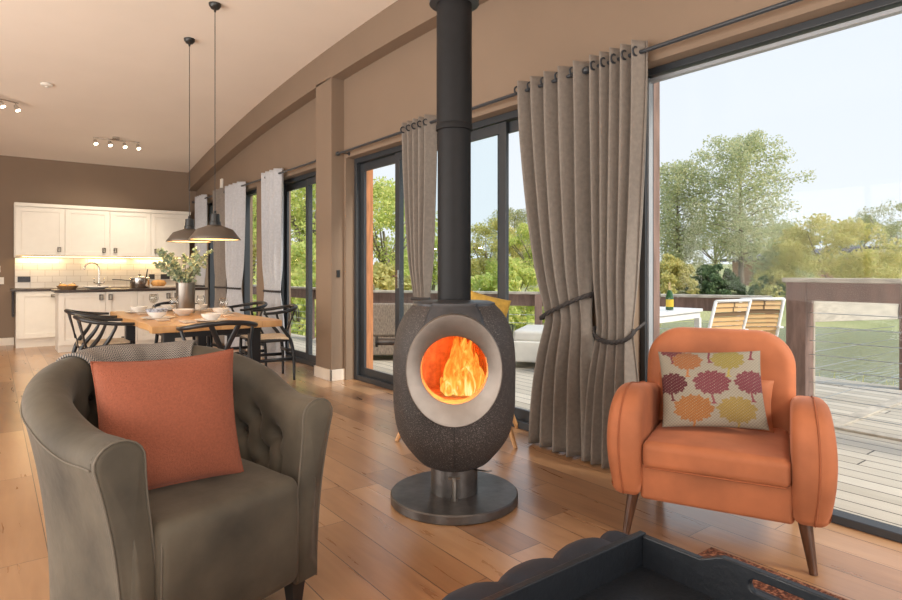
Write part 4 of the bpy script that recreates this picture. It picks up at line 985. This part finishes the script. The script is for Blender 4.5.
for y in (-.86, .86): MB().box(-.315, .315, y-.03, y+.03, TZ-.12, TZ-.057).build('apron', 'black_paint', t)

def wishbone():
    t = thing('dining_chair', 'x', 'chair')
    H = .765
    # U-shaped rail: arms forward, back behind
    rail = spline([(-.275, -.10, .700), (-.285, .02, .705), (-.262, .17, .722), (-.16, .275, .745), (0, .305, .757), (.16, .275, .745), (.262, .17, .722), (.285, .02, .705), (.275, -.10, .700)], 8)
    n = len(rail); rr = [.014+.009*math.sin(PI*i/(n-1)) for i in range(n)]
    MB().tube(rail, rr, 10, flat=.85).build('top_rail', 'black_paint', t, smooth=True)
    for s in (-1, 1):
        MB().tube(spline([(s*.235, .24, 0), (s*.225, .235, .25), (s*.215, .20, .42), (s*.235, .10, .56), (s*.265, .05, .66), (s*.275, .04, .70)], 6), [.013+.007*math.sin(PI*min(1, i/22)) for i in range(31)], 10).build('leg', 'black_paint', t, smooth=True)
        MB().tube([(s*.245, -.235, 0), (s*.245, -.23, .25), (s*.245, -.225, .46)], [.013, .019, .014], 10).build('leg', 'black_paint', t, smooth=True)
        MB().tube([(s*.245, -.225, .22), (s*.225, .225, .22)], .011, 8, flat=1.6).build('stretcher', 'black_paint', t, smooth=True)
        MB().tube([(s*.245, -.225, .42), (s*.215, .20, .42)], .013, 8, flat=1.4).build('seat_rail', 'black_paint', t, smooth=True)
    MB().tube([(-.245, -.228, .29), (.245, -.228, .29)], .011, 8, flat=1.6).build('stretcher', 'black_paint', t, smooth=True); MB().tube([(-.215, .215, .29), (.215, .215, .29)], .011, 8, flat=1.6).build('stretcher', 'black_paint', t, smooth=True)
    MB().tube([(-.245, -.228, .435), (.245, -.228, .435)], .014, 8).tube([(-.215, .205, .415), (.215, .205, .415)], .013, 8).build('seat_rail', 'black_paint', t, smooth=True)
    # Y splat
    m = MB()
    m.tube(spline([(0, .205, .40), (0, .225, .50), (0, .245, .55)], 5), .030, 8, flat=.22, up=(0, 1, 0))
    for s in (-1, 1): m.tube(spline([(0, .235, .50), (s*.03, .25, .58), (s*.075, .275, .68), (s*.105, .29, .745)], 5), .020, 8, flat=.35, up=(0, 1, 0))
    m.build('back_splat', 'black_paint', t, smooth=True)
    out = [(-.245, -.235), (.245, -.235), (.215, .205), (-.215, .205)]
    def wz(x, y, z): d = max(abs(x)/.24, abs(y)/.22); return (x, y, z-.018*(1-d*d) if d < 1 else z)
    MB().rbox((0, -.012, .437), (.232, .222, .017), .014, 10, wz).build('woven_seat', 'cord_seat', t, smooth=True)
    return t
ch = wishbone(); grp = 'black wishbone dining chairs'
spots = [(1.45, 5.02, R(180-4), 'black wishbone dining chair at near end of the table, its Y shaped back facing us'),
         (.885, 6.07, R(90), 'black wishbone dining chair on the left side of the table, nearer one'),
         (.90, 7.05, R(90), 'black wishbone dining chair on the left side of the table, farther one'),
         (2.42, 6.52, R(-97), 'black wishbone dining chair on the right side of the table, nearest the glazed door'),
         (2.36, 7.3, R(-84), 'black wishbone dining chair on the right side of the table, farther one'),
         (1.82, 7.74, R(3), 'black wishbone dining chair at far end of the table, towards the kitchen')]
for i, (x, y, a, lb) in enumerate(spots):
    o = ch if i == 0 else dup(ch); o.location = (x, y, 0); o.rotation_euler = (0, 0, a); o.scale = (1, 1, 1.05); o['label'] = lb; o['group'] = grp
# place settings
def plate_mb(r): return MB().lathe([(0, 0), (r*.6, 0), (r*.65, .004), (r, .016), (r-.003, .019), (r*.62, .008), (0, .007)], seg=40)
set_ = [(1.52, 5.42, 'near end of the table'), (1.20, 5.98, 'near left side of the table'), (1.22, 6.95, 'far left side of the table'), (1.83, 6.20, 'near right side of the table'), (1.83, 6.98, 'far right side of the table'), (1.55, 7.12, 'far end of the table')]
plate0 = bowl0 = None
for i, (x, y, wh) in enumerate(set_):
    if i == 0:
        p0 = plate_mb(.135).build('dinner_plate', 'china', None, smooth='auto'); b0 = MB().lathe(bowl_prof(.085, .055), seg=36).build('bowl', 'china', None, smooth='auto')
        n0 = MB().rbox((0, 0, .006), (.05, .11, .006), .005, 4).build('napkin', 'linen', None, smooth=True)
        g0 = thing('wine_glass', 'x', 'glass'); MB().lathe([(0, 0), (.034, 0), (.034, .002), (.006, .006), (.0035, .012), (.0035, .085), (.006, .09)], seg=24).build('stem', 'wine_glass', g0, smooth=True)
        MB().lathe([(.005, .09), (.025, .10), (.038, .125), (.040, .150), (.033, .19), (.0315, .19), (.0375, .15), (.036, .126), (.023, .103), (0, .095)], seg=24).build('glass_bowl', 'wine_glass', g0, smooth=True)
        P, Bo, Nn, G = p0, b0, n0, g0
    else: P, Bo, Nn, G = (dup(q) for q in (p0, b0, n0, g0))
    P.location = (x, y, TZ); tag(P, 'white dinner plate set at the '+wh, 'plate', 'dinner plates')
    Bo.location = (x, y, TZ+.009); tag(Bo, 'white bowl on the dinner plate at the '+wh, 'bowl', 'place setting bowls')
    dx, dy = (.19, 0) if i in (0, 5) else (0, -.19)
    Nn.location = (x-dx, y+dy if dy else y, TZ+.0005); tag(Nn, 'folded beige napkin beside the plate at the '+wh, 'napkin', 'napkins')
    gx, gy = {0: (.17, .22), 1: (.17, .10), 2: (.17, .10), 3: (-.16, .12), 4: (-.15, .1), 5: (-.18, -.1)}[i]
    G.location = (x+gx, y+gy, TZ); tag(G, 'stemmed wine glass by the plate at the '+wh, 'glass', 'wine glasses')
b = dup(b0); b.location = (1.20, 5.98, TZ+.030); b.data = b0.data.copy(); b.data.materials.clear(); b.data.materials.append(M['pattern_china']); b.scale = (1.15, 1.15, 1.1)
tag(b, 'blue patterned bowl stacked on the white bowl at near left of the table', 'bowl', 'place setting bowls')
b = dup(b0); b.location = (1.50, 6.28, TZ); b.scale = (1.2, 1.2, 1.1); tag(b, 'empty white serving bowl in the middle of the table before the vase', 'bowl', 'place setting bowls')
# vase with eucalyptus
t = thing('vase', 'hammered metal cylinder vase holding eucalyptus on the dining table', 'vase', (1.60, 6.62, TZ)); 
MB().lathe([(0, 0), (.086, 0), (.090, .01), (.092, .30), (.094, .315), (.086, .315), (.084, .02), (0, .015)], seg=40).build('vase_body', 'steel', t, smooth='auto')
t2 = thing('eucalyptus', 'spray of grey green eucalyptus branches in the metal vase', 'plant', (1.60, 6.62, TZ+.02))
st = MB(); lf = MB(); rr = random.Random(11)
for i in range(17):
    a = rr.random()*6.28; sp = .10+.24*rr.random(); h = .40+.24*rr.random(); P = spline([(0, 0, 0), (.04*math.cos(a), .04*math.sin(a), .28), (sp*.6*math.cos(a), sp*.6*math.sin(a), h*.8), (sp*math.cos(a), sp*math.sin(a), h)], 6)
    st.tube(P, .0025, 5)
    for p in P[8:]:
        for s in range(4):
            c_ = p+Vector((rr.uniform(-.03, .03), rr.uniform(-.03, .03), rr.uniform(-.02, .02))); q = .013+.009*rr.random()
            u = Vector((rr.uniform(-1, 1), rr.uniform(-1, 1), rr.uniform(-1, 1))).normalized(); v = u.orthogonal().normalized(); w2 = u.cross(v)
            k = [c_+(v*math.cos(b_)+w2*math.sin(b_))*q+u*.004*math.cos(2*b_) for b_ in [2*PI*j/6 for j in range(6)]]; lf.add(k, [tuple(range(6))])
st.build('stems', 'stem', t2, smooth=True); leaf_mat('euca', [(.14, .22, .15), (.24, .32, .22), (.38, .44, .30), (.46, .46, .26)], .2); lf.build('foliage', 'euca', t2)

# ------------------------------------------------------------------ ceiling fittings
def pendant(x, y, zb, label):
    t = thing('pendant_lamp', label, 'lamp', (x, y, ceil_z(y)), group='pendants over the dining table'); zc = zb-ceil_z(y)
    MB().lathe([(0, 0), (.055, 0), (.052, -.02), (.035, -.045), (.012, -.055), (.008, -.075), (0, -.075)], seg=24).build('ceiling_rose', 'black_plastic', t, smooth='auto')
    MB().tube([(0, 0, -.06), (0, 0, zc+.26)], .0035, 6).build('cable', 'black_plastic', t)
    MB().lathe([(0, zc+.27), (.012, zc+.265), (.014, zc+.24), (.040, zc+.235), (.043, zc+.17), (.05, zc+.165), (.052, zc+.13)], seg=28).build('lamp_holder', 'black_plastic', t, smooth='auto')
    MB().lathe([(.050, zc+.135), (.075, zc+.125), (.155, zc+.095), (.20, zc+.035), (.226, zc), (.221, zc), (.195, zc+.030), (.15, zc+.085), (.05, zc+.12)], seg=64).build('lamp_shade', 'pendant', t, smooth=True)
    MB().lathe([(.2205, zc+.001), (.194, zc+.029), (.149, zc+.084), (.05, zc+.118)], seg=64).build('shade_lining', 'pendant_inside', t, smooth=True)
    MB().lathe([(0, zc+.03), (.02, zc+.035), (.032, zc+.06), (.02, zc+.10), (.012, zc+.13)], seg=20).build('bulb', 'bulb', t, smooth=True)
    L = bpy.data.lights.new('pendant_glow', 'POINT'); L.energy = 6; L.color = (1, .72, .42); L.shadow_soft_size = .03
    lo = bpy.data.objects.new('pendant_glow', L); C.objects.link(lo); lo.parent = t; lo.location = (0, 0, zc+.01)
pendant(1.62, 5.66, 1.475, 'dark enamel dome pendant lamp over the table, nearer one')
pendant(1.63, 6.59, 1.49, 'dark enamel dome pendant lamp over the table, farther one')
def spots_(x, y, rz, label):
    z = ceil_z(y); t = thing('track_spotlight', label, 'lamp', (x, y, z), rz, group='ceiling spotlight bars')
    MB().lathe([(0, 0), (.05, 0), (.05, -.03), (0, -.035)], seg=24).build('ceiling_plate', 'chrome', t, smooth='auto')
    MB().tube(spline([(-.30, .02, -.045), (-.1, -.01, -.045), (.1, .01, -.045), (.32, -.02, -.045)], 5), .008, 8).build('bar', 'chrome', t, smooth=True)
    for i, xx in enumerate((-.28, -.09, .11, .30)):
        k = bpy.data.objects.new('spot_head', None)
        h = MB().tube([(xx, 0, -.045), (xx, 0, -.08)], .005, 6).tube([(xx, 0, -.08), (xx+.01, -.03, -.14)], [.022, .030], 16).build('spot_head', 'chrome', t, smooth='auto')
        MB().tube([(xx+.01, -.0305, -.1405), (xx+.0115, -.034, -.147)], [.027, .027], 16).build('bulb', 'bulb', h, smooth='auto')
        L = bpy.data.lights.new('spot_glow', 'SPOT'); L.energy = 46; L.color = (1, .86, .68); L.spot_size = R(95); L.spot_blend = .6; L.shadow_soft_size = .02
        lo = bpy.data.objects.new('spot_glow', L); C.objects.link(lo); lo.parent = t; lo.location = (xx+.013, -.04, -.16); lo.rotation_euler = (R([-12, 20, 10, 28][i]), R([-20, 5, -10, 18][i]), 0)
spots_(1.52, 10.45, R(0), 'chrome four spotlight bar on the ceiling before the kitchen')
spots_(.0, 9.3, R(35), 'chrome four spotlight bar at left edge of the ceiling')
t = thing('smoke_detector', 'white round smoke detector on the ceiling', 'smoke detector', (.53, 8.7, ceil_z(8.7)))
MB().lathe([(0, 0), (.065, 0), (.065, -.018), (.05, -.03), (0, -.032)], seg=28).build('housing', 'plastic_white', t, smooth='auto'); MB().lathe([(0, -.032), (.022, -.034), (.02, -.045), (0, -.047)], seg=20).build('sensor', 'plastic_white', t, smooth='auto')
t = thing('wall_light', 'small white box on the window wall above the far curtains', 'switch', (XW, 10.3, 2.62)); MB().box(-.03, -.001, -.05, .05, -.10, .10).build('housing', 'plastic_white', t, bev=.006); MB().box(-.034, -.03, -.03, .03, -.07, .07).build('cover', 'white_paint', t)
t = thing('light_switch', 'small black switch on the return of the brown pillar', 'switch', (3.0, 5.948, 1.16)); MB().box(-.02, .02, -.010, -.001, -.04, .04).build('plate', 'black_plastic', t, bev=.002); MB().box(-.008, .008, -.014, -.010, -.015, .015).build('rocker', 'black_plastic', t)

# ------------------------------------------------------------------ outside furniture and railings
def railing(label, pts, zt=.90, cap='rail_grey', post='post_brown', wires=5, pw=.05, endp=(1, 1)):
    t = thing('railing', label, 'railing', (pts[0][0], pts[0][1], -.03)); ox, oy = pts[0]
    for i in range(len(pts)-1):
        a = Vector((pts[i][0]-ox, pts[i][1]-oy, 0)); b = Vector((pts[i+1][0]-ox, pts[i+1][1]-oy, 0)); d = (b-a); L = d.length; d.normalize(); n = Vector((-d.y, d.x, 0)); mt = Matrix(((d.x, n.x, 0, a.x), (d.y, n.y, 0, a.y), (0, 0, 1, 0), (0, 0, 0, 1)))
        MB().box(-.02, L+.02, -.075, .075, zt, zt+.035, mt).build('top_rail', cap, t, bev=.004)
        MB().box(0, L, -.02, .02, zt-.17, zt-.002, mt).build('fascia_rail', post, t)
        k = max(1, round(L/1.7))
        for j in range(k+1):
            if j == k and i < len(pts)-2: continue
            MB().box(j*L/k-pw, j*L/k+pw, .022, .022+2*pw, 0, zt-.001, mt).build('post', post, t, bev=.004)
        for q in range(wires):
            MB().tube([mt @ Vector((0, 0, .10+q*.12)), mt @ Vector((L, 0, .10+q*.12))], .004, 5).build('wire', 'wire', t)
railing('weathered timber railing along the outer curved edge of the deck', [(7.52, 3.45), (6.28, 6.12), (4.72, 8.2), (4.4, 13.8)], .88, endp=(0, 1))
# tall near railing beside the big window
t = thing('railing', 'tall brown timber railing with wires on the deck right of the orange armchair', 'railing', (5.20, 2.11, -.03))
MB().box(0, .15, 0, .15, 0, 1.13).build('post', 'post_brown', t, bev=.004)
MB().box(.155, .19, .0, .12, 0, 1.0).build('post', 'post_grey', t, bev=.004)
MB().box(-.03, .19, -4.9, .17, 1.131, 1.165).build('top_rail', 'rail_grey', t, bev=.004)
MB().box(.02, .10, -4.9, -.001, .985, 1.13).build('fascia_rail', 'post_brown', t)
MB().box(0, .15, -4.9, -4.75, 0, .984).build('post', 'post_brown', t, bev=.004)
for k in range(8): MB().tube([(.07, -4.8, .10+k*.112), (.07, .02, .10+k*.112)], .0035, 5).build('wire', 'wire', t)
t = thing('railing', 'pale weathered sloping handrail leading away from the tall brown railing post', 'railing', (5.40, 2.18, -.03))
MB().add([(0, -.06, .80), (2.1, -.06, .72), (2.1, .06, .72), (0, .06, .80), (0, -.06, .98), (2.1, -.06, .90), (2.1, .06, .90), (0, .06, .98)], [(3, 2, 1, 0), (4, 5, 6, 7), (0, 1, 5, 4), (1, 2, 6, 5), (2, 3, 7, 6), (3, 0, 4, 7)]).build('top_rail', 'rail_grey', t, bev=.004)
MB().box(2.02, 2.14, -.14, -.065, 0, .88).build('post', 'post_brown', t, bev=.004)
for k in range(5): MB().tube([(0, 0, .12+k*.14), (2.1, 0, .12+k*.13)], .0035, 5).build('wire', 'wire', t)

t = thing('outdoor_table', 'white slatted outdoor table with a bottle on it, beyond the big window', 'table', (6.15, 4.25, -.03), R(8))
m = MB()
for k in range(8): m.box(-.75, .55, -.45+k*.115, -.45+k*.115+.108, .735, .77)
m.build('tabletop', 'outdoor_white', t, bev=.003)
MB().box(-.72, .52, -.43, -.39, .66, .734).box(-.72, .52, .40, .44, .66, .734).build('apron', 'outdoor_white', t)
for x in (-.70, .50):
    for y in (-.41, .42): MB().box(x-.03, x+.03, y-.03, y+.03, 0, .66).build('leg', 'outdoor_white', t)
def bottle(x, y):
    t = thing('champagne_bottle', 'green sparkling wine bottle with gold label on the white outdoor table', 'bottle', (x, y, .745))
    MB().lathe([(0, 0), (.042, 0), (.044, .01), (.044, .14), (.036, .18), (.018, .23), (.014, .27)], seg=24).build('glass_body', 'bottle_green', t, smooth='auto')
    MB().lathe([(.0447, .035), (.0447, .12)], seg=24, a0=R(150), a1=R(330)).build('paper_label', 'gold_label', t, smooth=True)
    MB().lathe([(.020, .225), (.016, .27), (.017, .31), (0, .315)], seg=18).build('foil_neck', 'foil', t, smooth='auto')
bottle(6.17, 3.95)
for i, (x, y) in enumerate(((5.98, 3.98), (6.12, 4.08), (5.98, 4.17))):
    o = dup(g0, (x, y, .741), 0, ['tall stemmed glass on the outdoor table, nearest the window frame', 'tall stemmed glass on the outdoor table, just left of the bottle', 'tall stemmed glass on the outdoor table, rear one'][i], 'glasses on the outdoor table', (.9, .9, 1.15))
def deck_chair(x, y, rz, label):
    t = thing('outdoor_chair', label, 'chair', (x, y, -.03), rz, group='white framed outdoor chairs')
    for s in (-1, 1):
        MB().tube([(s*.24, -.22, .0), (s*.24, .10, .45), (s*.24, .24, .93)], .016, 8).tube([(s*.24, .26, 0), (s*.24, -.18, .62)], .014, 8).build('side_frame', 'outdoor_white', t, smooth=True)
        MB().box(s*.24-.025, s*.24+.025, -.20, .20, .62, .64).build('armrest', 'outdoor_white', t)
    def bk(z): return .10+(z-.45)*.14/.48
    m = MB()
    for k in range(9): z = .50+k*.046; m.add([(a, bk(z)-.008+b_, z+c_) for c_ in (0, .040) for a, b_ in ((-.22, 0), (.22, 0), (.22, .014), (-.22, .014))], [(3, 2, 1, 0), (4, 5, 6, 7), (0, 1, 5, 4), (1, 2, 6, 5), (2, 3, 7, 6), (3, 0, 4, 7)])
    m.build('slatted_back', 'slat_teak', t); m = MB()
    for k in range(8): m.box(-.22, .22, -.22+k*.046, -.22+k*.046+.04, .42, .435)
    m.build('slatted_seat', 'slat_teak', t)
    MB().tube([(-.24, .24, .93), (.24, .24, .93)], .014, 8).build('back_bar', 'outdoor_white', t, smooth=True)
deck_chair(5.80, 3.22, R(168), 'white framed outdoor chair with teak slats at the white table, nearer one')
deck_chair(6.48, 3.20, R(150), 'white framed outdoor chair with teak slats at the white table, farther one on the right')
# rattan seats seen through the patio door
def sofa(x, y, rz, w_, label, cush):
    t = thing('rattan_sofa', label, 'sofa', (x, y, -.03), rz, group='rattan seats on the deck')
    MB().rbox((0, .0, .21), (w_/2, .38, .13), .02, 8).build('base', 'rattan' if cush != 2 else 'pale_cushion', t, smooth=True)
    if cush != 2: MB().rbox((0, .34, .56), (w_/2, .06, .22), .03, 8).build('backrest', 'rattan', t, smooth=True); MB().rbox((-w_/2+.06, 0, .47), (.06, .33, .13), .03, 6).build('armrest', 'rattan', t, smooth=True)
    MB().rbox((.02, -.04, .42 if cush != 2 else .40), (w_/2-.14 if cush != 2 else w_/2-.01, .34, .07), .04, 8).build('seat_pad', 'pale_cushion', t, smooth=True)
    for a in (-w_/2+.06, w_/2-.06):
        for b_ in (-.30, .30): MB().box(a-.025, a+.025, b_-.025, b_+.025, 0, .085).build('foot', 'dark_wood', t)
sofa(4.55, 7.2, R(-40+180), 1.7, 'brown woven rattan sofa seen through the left pane of the patio door', 1)
sofa(5.75, 5.55, R(35), .95, 'pale cushioned outdoor footstool seen between the stove and the curtain', 2)
r = MB().rbox((0, 0, .006), (.30, .22, .006), .004, 4).build('doormat', 'mat_blue'); r.location = (3.75, 5.35, -.03); tag(r, 'small dark patterned doormat on the deck outside the patio door', 'doormat')

# ------------------------------------------------------------------ trees
def leaf_cloud(centers, radii, per, size, seed, flat=.7):
    g = np.random.default_rng(seed); cs = np.repeat(np.array(centers), per, 0); rs = np.repeat(np.array(radii), per)
    n = len(cs); d = g.normal(size=(n, 3)); d /= np.linalg.norm(d, axis=1)[:, None]; d *= (g.random(n)**.45)[:, None]; d[:, 2] *= flat
    p = cs+d*rs[:, None]; u = g.normal(size=(n, 3)); u /= np.linalg.norm(u, axis=1)[:, None]; v = np.cross(u, g.normal(size=(n, 3))); v /= np.linalg.norm(v, axis=1)[:, None]
    s = size*(.6+.8*g.random(n))[:, None]; V = np.stack([p-u*s, p+v*s*.55, p+u*s, p-v*s*.55], 1).reshape(-1, 3); F = np.arange(4*n).reshape(-1, 4)
    m = MB(); m.v = [tuple(a) for a in V.tolist()]; m.f = [tuple(a) for a in F.tolist()]; return m
def tree(name, kind, label, x, y, z, h, wdt, mat, seed, dens=1., group='trees beyond the deck'):
    t = thing(name, label, 'tree' if kind != 'bush' else 'bush', (x, y, z), group=group); rr = random.Random(seed); cs = []; rs = []; tr = MB()
    if kind == 'alder':
        tr.tube(spline([(0, 0, 0), (.05, .03, h*.35), (-.04, .02, h*.7), (0, 0, h*.97)], 5), [max(.02, .022*h*(1-i/16)) for i in range(16)], 8)
        nb = 64
        for i in range(nb):
            q = .22+.76*(i/nb); a = i*2.4+rr.random()*.8; L = wdt/2*(math.sin(PI*min(1, (1-q)*.95+.12))**.75)*(.65+.5*rr.random()); zb = h*q
            e = Vector((math.cos(a)*L, math.sin(a)*L, zb+L*.22)); b = Vector((0, 0, zb)); tr.tube([b, b.lerp(e, .5)+Vector((0, 0, L*.05)), e], [.006*h*(1.1-q), .003*h*(1.1-q)+.006, .006], 5)
            for k in (.35, .6, .82, 1.): cs.append(tuple(b.lerp(e, k))); rs.append((.055+.03*rr.random())*h*(1.05-.35*q))
        per = int(60*dens); fl = .85; rs = [q*1.25 for q in rs]
    elif kind == 'tree':
        tr.tube(spline([(0, 0, 0), (.1, 0, h*.3), (0, .1, h*.6)], 4), [.028*h*(1-i/12) for i in range(9)], 8)
        for i in range(8):
            a = i*.8+rr.random(); e = (math.cos(a)*wdt*.3, math.sin(a)*wdt*.3, h*(.55+.3*rr.random())); tr.tube([(0, 0, h*.3), e], [.012*h, .004*h], 5)
        for i in range(60):
            a = rr.random()*6.28; q = rr.random()**.6; zz = rr.random(); r_ = wdt/2*math.sin(PI*(.12+.8*zz))**.6*q; cs.append((math.cos(a)*r_, math.sin(a)*r_, h*(.22+.72*zz))); rs.append(h*(.07+.06*rr.random()))
        per = int(210*dens); fl = .8
    else:
        for i in range(5): a = i*1.3; tr.tube([(0, 0, 0), (math.cos(a)*wdt*.2, math.sin(a)*wdt*.2, h*.7)], [.03, .012], 5)
        for i in range(70):
            a = rr.random()*6.28; q = rr.random()**.5; r_ = wdt/2*q; cs.append((math.cos(a)*r_, math.sin(a)*r_, h*.88*(1-q**2.2)*rr.random()**.5+.1)); rs.append(h*(.10+.08*rr.random()))
        per = int(120*dens); fl = .8
    leaf_cloud(cs, rs, per, .024*h**.5 if kind != 'bush' else .07, seed, fl).build('foliage', mat, t)
    tr.build('trunk', 'bark', t, smooth=True); return t
CF = Vector((.607, .794)); CR = Vector((.794, -.607))
def at(px, s): q = CF*s+CR*((px-451)/601*s); return q.x, q.y
def tr_(name, kind, label, px, s, ytop, wpx, mat, seed, dens=1., zb=.0):
    x, y = at(px, s); zt = 1.2+(270-ytop)/601*s; return tree(name, kind, label, x, y, zb, zt-zb, wpx/601*s, mat, seed, dens)
tr_('alder_tree', 'alder', 'tallest airy alder tree in the big window, above the outdoor chairs', 741, 32, 138, 100, 'leaf_alder', 1, 1.2)
tr_('alder_tree', 'alder', 'shorter airy alder tree left of the tallest one, beside the window frame', 678, 33, 163, 62, 'leaf_alder', 2, 1.)
tr_('bushy_tree', 'bush', 'yellowing rounded tree above the tall brown railing', 835, 27, 206, 150, 'leaf_yellow', 3, 2.4, -.1)
tr_('bushy_tree', 'bush', 'yellow green bush between the tall alder and the yellowing rounded tree', 785, 33, 216, 50, 'leaf_alder', 4, 1.6)
tr_('tree', 'tree', 'dark green tree at right edge of the big window', 898, 40, 200, 90, 'leaf_mixed', 5)
tr_('tree', 'tree', 'dull green tree behind the yellowing rounded tree', 862, 62, 216, 100, 'leaf_dark', 6)
tr_('hedge_bush', 'bush', 'dark evergreen bush below the tallest alder', 715, 29, 262, 52, 'leaf_dark', 7, 1.2)
tr_('hedge_bush', 'bush', 'dark evergreen bush in front of the timber cabin', 773, 27, 272, 40, 'leaf_dark', 8, 1.)
tr_('hedge_bush', 'bush', 'green bush by the window frame below the shorter alder', 668, 30, 250, 70, 'leaf_yellow', 9, 1.3)
tr_('willow_tree', 'tree', 'bushy tree behind both alders', 715, 58, 215, 100, 'leaf_mixed', 10, .9)
tr_('willow_tree', 'tree', 'bushy tree right of the tallest alder behind the cabin', 775, 52, 222, 90, 'leaf_mixed', 11, .9)
# through the patio door
tr_('yellow_tree', 'tree', 'bright lime yellow tree in the left pane of the patio door', 385, 19, 180, 110, 'leaf_lime', 21, 1.2)
tr_('yellow_tree', 'tree', 'lime green tree seen left of the flue behind the taupe curtain', 432, 24, 215, 90, 'leaf_lime', 22)
tr_('yellow_tree', 'tree', 'green yellow tree right of the flue above the mustard cushion', 487, 24, 218, 90, 'leaf_yellow', 23, 1.1)
tr_('yellow_tree', 'tree', 'lime yellow tree at right end of the patio door', 540, 22, 222, 110, 'leaf_lime', 24, 1.2)
tr_('pine_tree', 'alder', 'dark pointed tree behind the yellow trees at right of the patio door', 515, 42, 212, 70, 'leaf_mixed', 25, 1.)
tr_('yellow_bush', 'bush', 'low pale yellow bush beyond the rail left of the stove', 380, 16, 262, 110, 'leaf_yellow', 26, 1.2, -.6)
tr_('yellow_bush', 'bush', 'low green bush beyond the rail right of the stove', 505, 17, 258, 130, 'leaf_lime', 27, 1.4, -.6)
tr_('yellow_bush', 'bush', 'low green bush beyond the rail behind the taupe curtain', 590, 20, 250, 130, 'leaf_mixed', 28, 1.2, -.6)
# through the far door and windows
tr_('lime_tree', 'tree', 'tall lime green tree filling the far glazed door', 306, 20, 130, 120, 'leaf_lime', 31, 1.5)
tr_('lime_tree', 'tree', 'tall lime green tree filling the narrow far window', 250, 24, 130, 110, 'leaf_yellow', 32, 1.3)
tr_('lime_tree', 'tree', 'pale green tree outside the window beside the kitchen', 200, 33, 140, 80, 'leaf_lime', 33, 1.)
tr_('lime_bush', 'bush', 'low lime bush outside the far glazed door', 300, 17, 240, 120, 'leaf_lime', 34, 1.3, -.7)

# reeds along the near bank of the lake: past counting
g_ = np.random.default_rng(3); m = MB()
for k in range(2600):
    a = g_.random()*2*PI; rr_ = 1.0+.22*g_.random(); x = 19.5+7.7*math.cos(a)*rr_; y = 7.5+9.2*math.sin(a)*rr_; h = .10+.28*g_.random(); q = g_.random()*6.28; dx, dy = .02*math.cos(q), .02*math.sin(q); lx, ly = g_.normal()*.08, g_.normal()*.08
    m.add([(x-dx, y-dy, -.95), (x+dx, y+dy, -.95), (x+lx, y+ly, -.9+h)], [(0, 1, 2)])
o = m.build('reeds', 'leaf_yellow'); o['kind'] = 'stuff'; tag(o, 'tan reeds growing round the edge of the lake', 'reeds')

# cabin beyond the lake
x, y = at(800, 43); t = thing('cabin', 'low timber cabin with dark sloping roof behind the bushes in the big window', 'cabin', (x, y, -.2), R(-25))
MB().box(-4, 4, -2, 2, 0, 2.2).build('walls', 'cabin_wall', t)
MB().add([(-4.6, -2.6, 2.0), (4.6, -2.6, 2.9), (4.6, 2.6, 2.9), (-4.6, 2.6, 2.0), (-4.6, -2.6, 2.2), (4.6, -2.6, 3.1), (4.6, 2.6, 3.1), (-4.6, 2.6, 2.2)], [(3, 2, 1, 0), (4, 5, 6, 7), (0, 1, 5, 4), (1, 2, 6, 5), (2, 3, 7, 6), (3, 0, 4, 7)]).build('roof', 'cabin_roof', t)
MB().box(-2.6, -1.2, -2.02, -1.98, .9, 1.9).build('window', 'cabin_glass', t)
